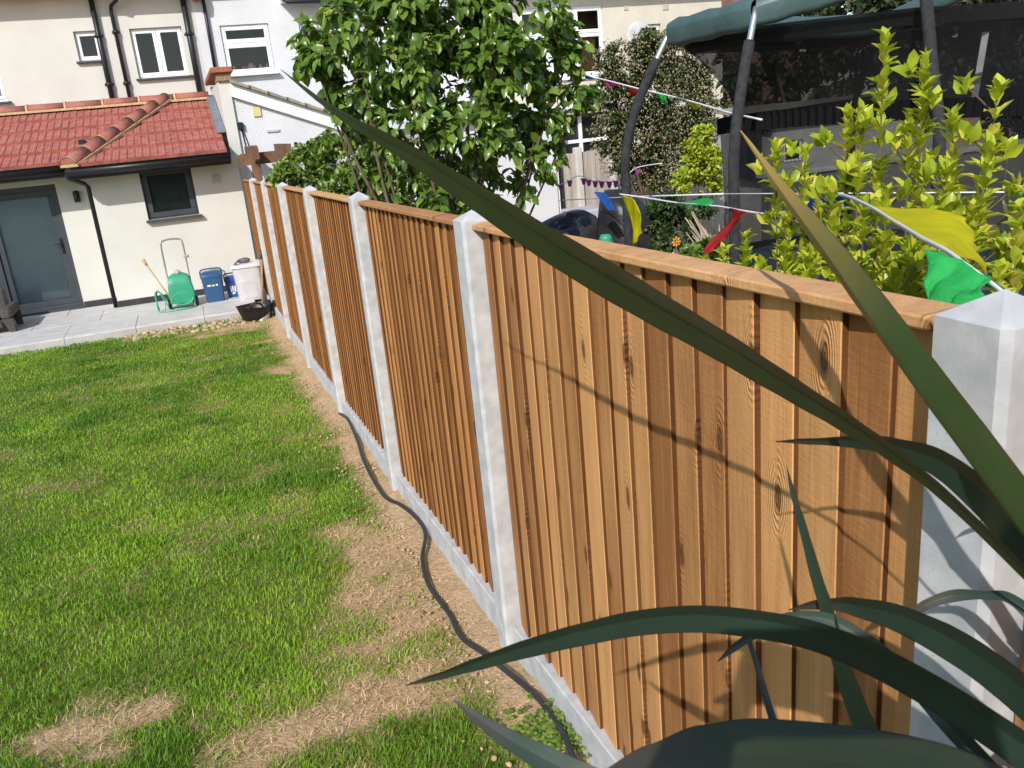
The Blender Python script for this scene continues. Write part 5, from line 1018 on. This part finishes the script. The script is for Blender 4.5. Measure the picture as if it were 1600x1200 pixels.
phM = phorm_mat('strap_leaf', (.026, .050, .036), (.03, .016, .014), (.10, .06, .05)); phL = phorm_mat('olive_strap_leaf', (.034, .046, .018), (.022, .014, .01), (.085, .055, .055)); phG = phorm_mat('gold_tip_leaf', (.055, .085, .026), (.10, .06, .02), (.40, .26, .06))
Ph = thing('strap_leaved_plant', 'dark green strap leaved plant spilling in from the lower right corner', 'plant', (-.24, -.12, .05))
BASE = Vector((-.24, -.12, .25))
def strap(pts, mt, fold=.28, tiplen=.08, tilt=0.0, base=None, tipw=.7, edge=0.0):
    (xa_, ya_, da_, wa_), (xb_, yb_, db_, wb_) = pts[-2:]; kk = 170/max(1, math.hypot(xb_-xa_, yb_-ya_)); pts = pts+[(xb_+(xb_-xa_)*kk, yb_+(yb_-ya_)*kk, db_, wb_), (xb_+(xb_-xa_)*kk*1.9, yb_+(yb_-ya_)*kk*1.9+30, db_, wb_)]
    W_ = [at(px, py, d) for px, py, d, w in pts]; wd = [.94*w*d/FPX for px, py, d, w in pts]
    b = (base or BASE)+Vector((rnd.uniform(-.04, .04), rnd.uniform(-.04, .04), 0)); e = W_[-1]; W_ += [e.lerp(b, .5)+Vector((.0, -.02, .03)), b]; wd += [wd[-1]*.95, wd[-1]*.8]
    C_ = smoothpath(W_, 8); Wd = []
    for i in range(len(wd)-1):
        for j in range(8): t_ = j/8; t_ = t_*t_*(3-2*t_); Wd.append(wd[i]*(1-t_)+wd[i+1]*t_)
    Wd.append(wd[-1]); n = len(C_); mb = MB(); rows = []; us = (-1, -.94, -.6, -.25, -.05, 0, .05, .25, .6, .94, 1)
    for i in range(n):
        tg = (C_[min(i+1, n-1)]-C_[max(i-1, 0)]).normalized(); view = (CAM-C_[i]).normalized(); s_ = tg.cross(view).normalized(); nn = s_.cross(tg).normalized()
        q = Matrix.Rotation(tilt*(.4+.6*i/n), 3, tg); s_ = q @ s_; nn = q @ nn; w = max(Wd[i], .0008)*.5/max(.5, abs(math.cos(tilt)))
        ed_ = edge if not isinstance(edge, tuple) else edge[0]+(edge[1]-edge[0])*min(1, 1.9*i/n)
        if edge:                                             # blade lies nearly edge-on to the sun
            sp = (SUN-tg*SUN.dot(tg)).normalized(); k = sp.dot(s_); sp = sp if k >= 0 else -sp; k = abs(k)
            if k < ed_: s2 = (sp-s_*sp.dot(s_)).normalized(); sp = s_*ed_+s2*math.sqrt(1-ed_*ed_); k = ed_
            s_ = sp; nn = s_.cross(tg).normalized(); w = max(Wd[i], .0008)*.5/k
        rows.append([C_[i]+s_*(w*u)-nn*(w*fold*(1-abs(u)**1.1)) for u in us])
    nv = len(us); ln = 0; cum = [0]
    for i in range(1, n): ln += (C_[i]-C_[i-1]).length; cum.append(ln)
    me_v = [q for r_ in rows for q in r_]; fs_ = [(i*nv+j, (i+1)*nv+j, (i+1)*nv+j+1, i*nv+j+1) for i in range(n-1) for j in range(nv-1)]
    mb.add(me_v, fs_, True); o = mb.build('leaf', mt, Ph); me = o.data
    me.attributes.new('u', 'FLOAT', 'POINT').data.foreach_set('value', [u for i in range(n) for u in us])
    me.attributes.new('al', 'FLOAT', 'POINT').data.foreach_set('value', [cum[i]*1.6 for i in range(n) for u in us])
    me.attributes.new('tipf', 'FLOAT', 'POINT').data.foreach_set('value', [max(0.0, 1-cum[i]/tiplen)*tipw for i in range(n) for u in us])
    return o
strap([(438,108,1.50,1),(497,155,1.44,8),(550,191,1.39,16),(625,234,1.31,26),(700,282,1.24,36),(775,331,1.17,45),(850,380,1.11,52),(925,425,1.06,58),(1000,468,1.02,57),(1075,511,.98,51),(1150,555,.94,47),(1225,601,.90,40),(1300,647,.86,33),(1375,696,.82,26),(1450,752,.78,20),(1525,820,.75,18),(1600,894,.72,18)], phL, .12, .16, edge=.36, tipw=.9)
strap([(1157,204,1.12,2),(1180,236,1.10,8),(1210,279,1.06,17),(1242,320,1.03,25),(1274,360,.99,32),(1310,406,.95,38),(1345,452,.92,43),(1397,522,.87,48),(1460,607,.83,52),(1525,693,.80,55),(1590,780,.76,57),(1640,845,.74,58)], phG, -.34, .40, tipw=.9, edge=(.85,.36))
strap([(1212,690,.98,2),(1270,690,.95,11),(1340,692,.92,20),(1410,705,.88,36),(1470,728,.85,46),(1530,775,.82,52),(1590,840,.78,54)], phM, .16, edge=.45)
strap([(634,1071,.98,2),(690,1056,.95,12),(760,1034,.91,22),(840,1010,.87,31),(920,990,.83,37),(1000,974,.80,41),(1090,968,.77,44),(1180,976,.74,46),(1270,994,.72,48),(1360,1030,.70,52),(1450,1078,.68,55),(1540,1135,.66,58),(1620,1190,.64,60)], phM, .2, edge=.50)
strap([(1232,953,.96,2),(1290,945,.93,18),(1350,953,.90,34),(1420,975,.86,48),(1490,1010,.83,56),(1560,1058,.79,60),(1640,1125,.75,62)], phM, .2, edge=.50)
strap([(1229,728,.96,1),(1240,775,.95,9),(1256,830,.93,14),(1275,900,.91,19),(1292,955,.89,22),(1312,1030,.86,27),(1340,1110,.83,34),(1380,1200,.8,40)], phM, .06, .06, edge=.45)
strap([(1121,1034,.90,2),(1150,1010,.90,12),(1190,985,.90,16),(1240,965,.89,20),(1310,975,.87,24),(1400,1040,.84,28),(1480,1130,.80,30)], phM, .3, .03)
strap([(1165,985,.94,6),(1180,1030,.93,9),(1200,1100,.91,12),(1225,1180,.88,14)], phM, .3)
strap([(1419,967,.88,2),(1445,946,.87,16),(1490,931,.86,20),(1540,930,.84,14),(1580,936,.82,18),(1640,985,.80,28)], phM, .35)
strap([(1527,818,.9,1),(1550,806,.89,9),(1590,804,.88,14),(1660,840,.85,20)], phM, .3)
strap([(709,1093,.80,2),(750,1125,.78,20),(800,1158,.76,32),(860,1190,.74,42),(940,1230,.72,50),(1100,1300,.7,55)], phM, .25)
strap([(940,1215,.56,20),(1010,1195,.55,60),(1090,1180,.54,95),(1180,1175,.53,110),(1280,1182,.52,112),(1380,1195,.52,112),(1480,1218,.51,112),(1600,1265,.5,110)], phL, .08, edge=.55)

# ------------------------------------------------------------------ the photographer, behind the viewpoint: casts the rounded shadow on the nearest panel
rh = Vector((math.cos(YAW), -math.sin(YAW), 0)); fh = Vector((math.sin(YAW), math.cos(YAW), 0)); O = CAM-fh*.37-rh*.06; O.z = 0; zg = gz(O.y)
Pn = thing('person', 'person in dark clothes holding up a phone, whose shadow falls on the nearest panel', 'person', (O.x, O.y, zg))
V = []; Ed = []; Rd = []
def jv(p, r, link=None):
    V.append(Vector(p)); Rd.append(r if hasattr(r, '__len__') else (r, r))
    if link is not None: Ed.append((link, len(V)-1))
    return len(V)-1
def loc(a, b, z): return O+rh*a+fh*b+Vector((0, 0, z))
pel = jv(loc(0, 0, .98), (.16, .12)); wai = jv(loc(0, .01, 1.13), (.14, .10), pel); che = jv(loc(0, .02, 1.33), (.17, .12), wai); nek = jv(loc(0, .04, 1.50), .055, che); jaw = jv(loc(0, .08, 1.585), (.065, .075), nek); hed = jv(loc(0, .085, 1.67), (.078, .095), jaw); crn = jv(loc(0, .08, 1.745), (.055, .065), hed)
PC = CAM-_f*.016+_r*.045
for sx in (-1, 1):
    hip = jv(loc(sx*.10, 0, .90), .09, pel); kn = jv(loc(sx*.12, .03, .50+zg/2), .058, hip); an = jv(loc(sx*.13, .0, .09+zg), .038, kn); jv(loc(sx*.15, .13, .035+zg), (.042, .03), an)
    sh_ = jv(loc(sx*.17, .02, 1.42), .062, che); el = jv(loc(sx*.22, .17, 1.33), .05, sh_); wp = PC+_r*(sx*.105)-_u*.055-_f*.03; wr = jv(wp, (.027, .02), el)
    pm = jv(PC+_r*(sx*.092)-_u*.015-_f*.02, (.030, .016), wr)
    for k in range(4):
        b = PC+_r*(sx*.088)+_u*(-.025+.021*k)-_f*.012; q1 = jv(b, .010, pm); q2 = jv(b+_r*(sx*-.002)-_f*.018, .009, q1); jv(b-_r*(sx*.028)-_f*.012, .008, q2)
    t1 = jv(PC+_r*(sx*.080)-_u*.02-_f*.028, .011, pm); jv(PC+_r*(sx*.055)+_u*.005-_f*.024, .009, t1)
me = bpy.data.meshes.new('body'); me.from_pydata([v-Pn.location for v in V], Ed, []); bo = bpy.data.objects.new('body', me); COL.objects.link(bo); bo.parent = Pn
sk = bo.modifiers.new('skin', 'SKIN'); sk.use_smooth_shade = True
if not me.skin_vertices:
    import bmesh
    bm = bmesh.new(); bm.from_mesh(me); bm.verts.layers.skin.verify(); bm.to_mesh(me); bm.free()
lay = me.skin_vertices[0].data
for i, r_ in enumerate(Rd): lay[i].radius = r_; lay[i].use_root = (i == 0)
sb = bo.modifiers.new('subsurf', 'SUBSURF'); sb.levels = 1; sb.render_levels = 2; me.materials.append(mat('navy_clothes', (.03, .035, .05), .85, .15, 8))
mb = MB(); mb.lathe(loc(0, .06, 1.60), [(.098, 0), (.108, .06), (.100, .12), (.07, .165), (0, .18)], 18); mb.build('hair', mat('brown_hair', (.06, .035, .02), .6), Pn)
mb = MB(); mb.obox(PC, _r, _u, _f, .078, .038, .004); tag(mb.build('phone', blackpl), 'black phone held up at the viewpoint', 'phone')

# low brick house behind the viewpoint, out of frame: added to screen the low sky behind the near end of the fence
Nb = thing('sky_screen_house', 'unseen low brick house added behind the viewpoint to screen the low sky', 'house', (-3.5, -5, 0))
mb = MB(); mb.box(-9, 1.5, -6.5, -3.4, -.2, 2.75); mb.build('wall', mat('brown_brick', (.20, .12, .08), .9, .3, 12, .3, 40), Nb)
mb = MB(); mb.prism([(-9.2, -3.15, 2.751), (-9.2, -6.8, 2.751), (-9.2, -6.8, 3.2)], (10.9, 0, 0)); mb.build('roof', mat('dark_roof_tile', (.10, .07, .06)), Nb)
mb = MB(); mb.box(-2.4, -.4, -3.43, -3.38, 0.05, 2.1); mb.build('patio_door', anth, Nb)

# clover by the cable end
mb = MB(); c0 = onG(852, 1165)
for _ in range(260):
    q = Vector((c0.x+rnd.gauss(0, .055), c0.y+rnd.gauss(0, .075), 0)); q.x = min(q.x, .015); q.z = gz(q.y)+.012+.03*rnd.random()+max(0, min(1, (q.x+.13)/.1))*.03
    a0_ = rnd.uniform(0, 6.3)
    for k in range(3): leaf(mb, q, Vector((math.cos(a0_+k*2.1), math.sin(a0_+k*2.1), .25)), Vector((-.2, -.2, 1)), .013, .012, .1, .1, rnd.random())
struct(mb.build('clover', smallM), 'stuff')
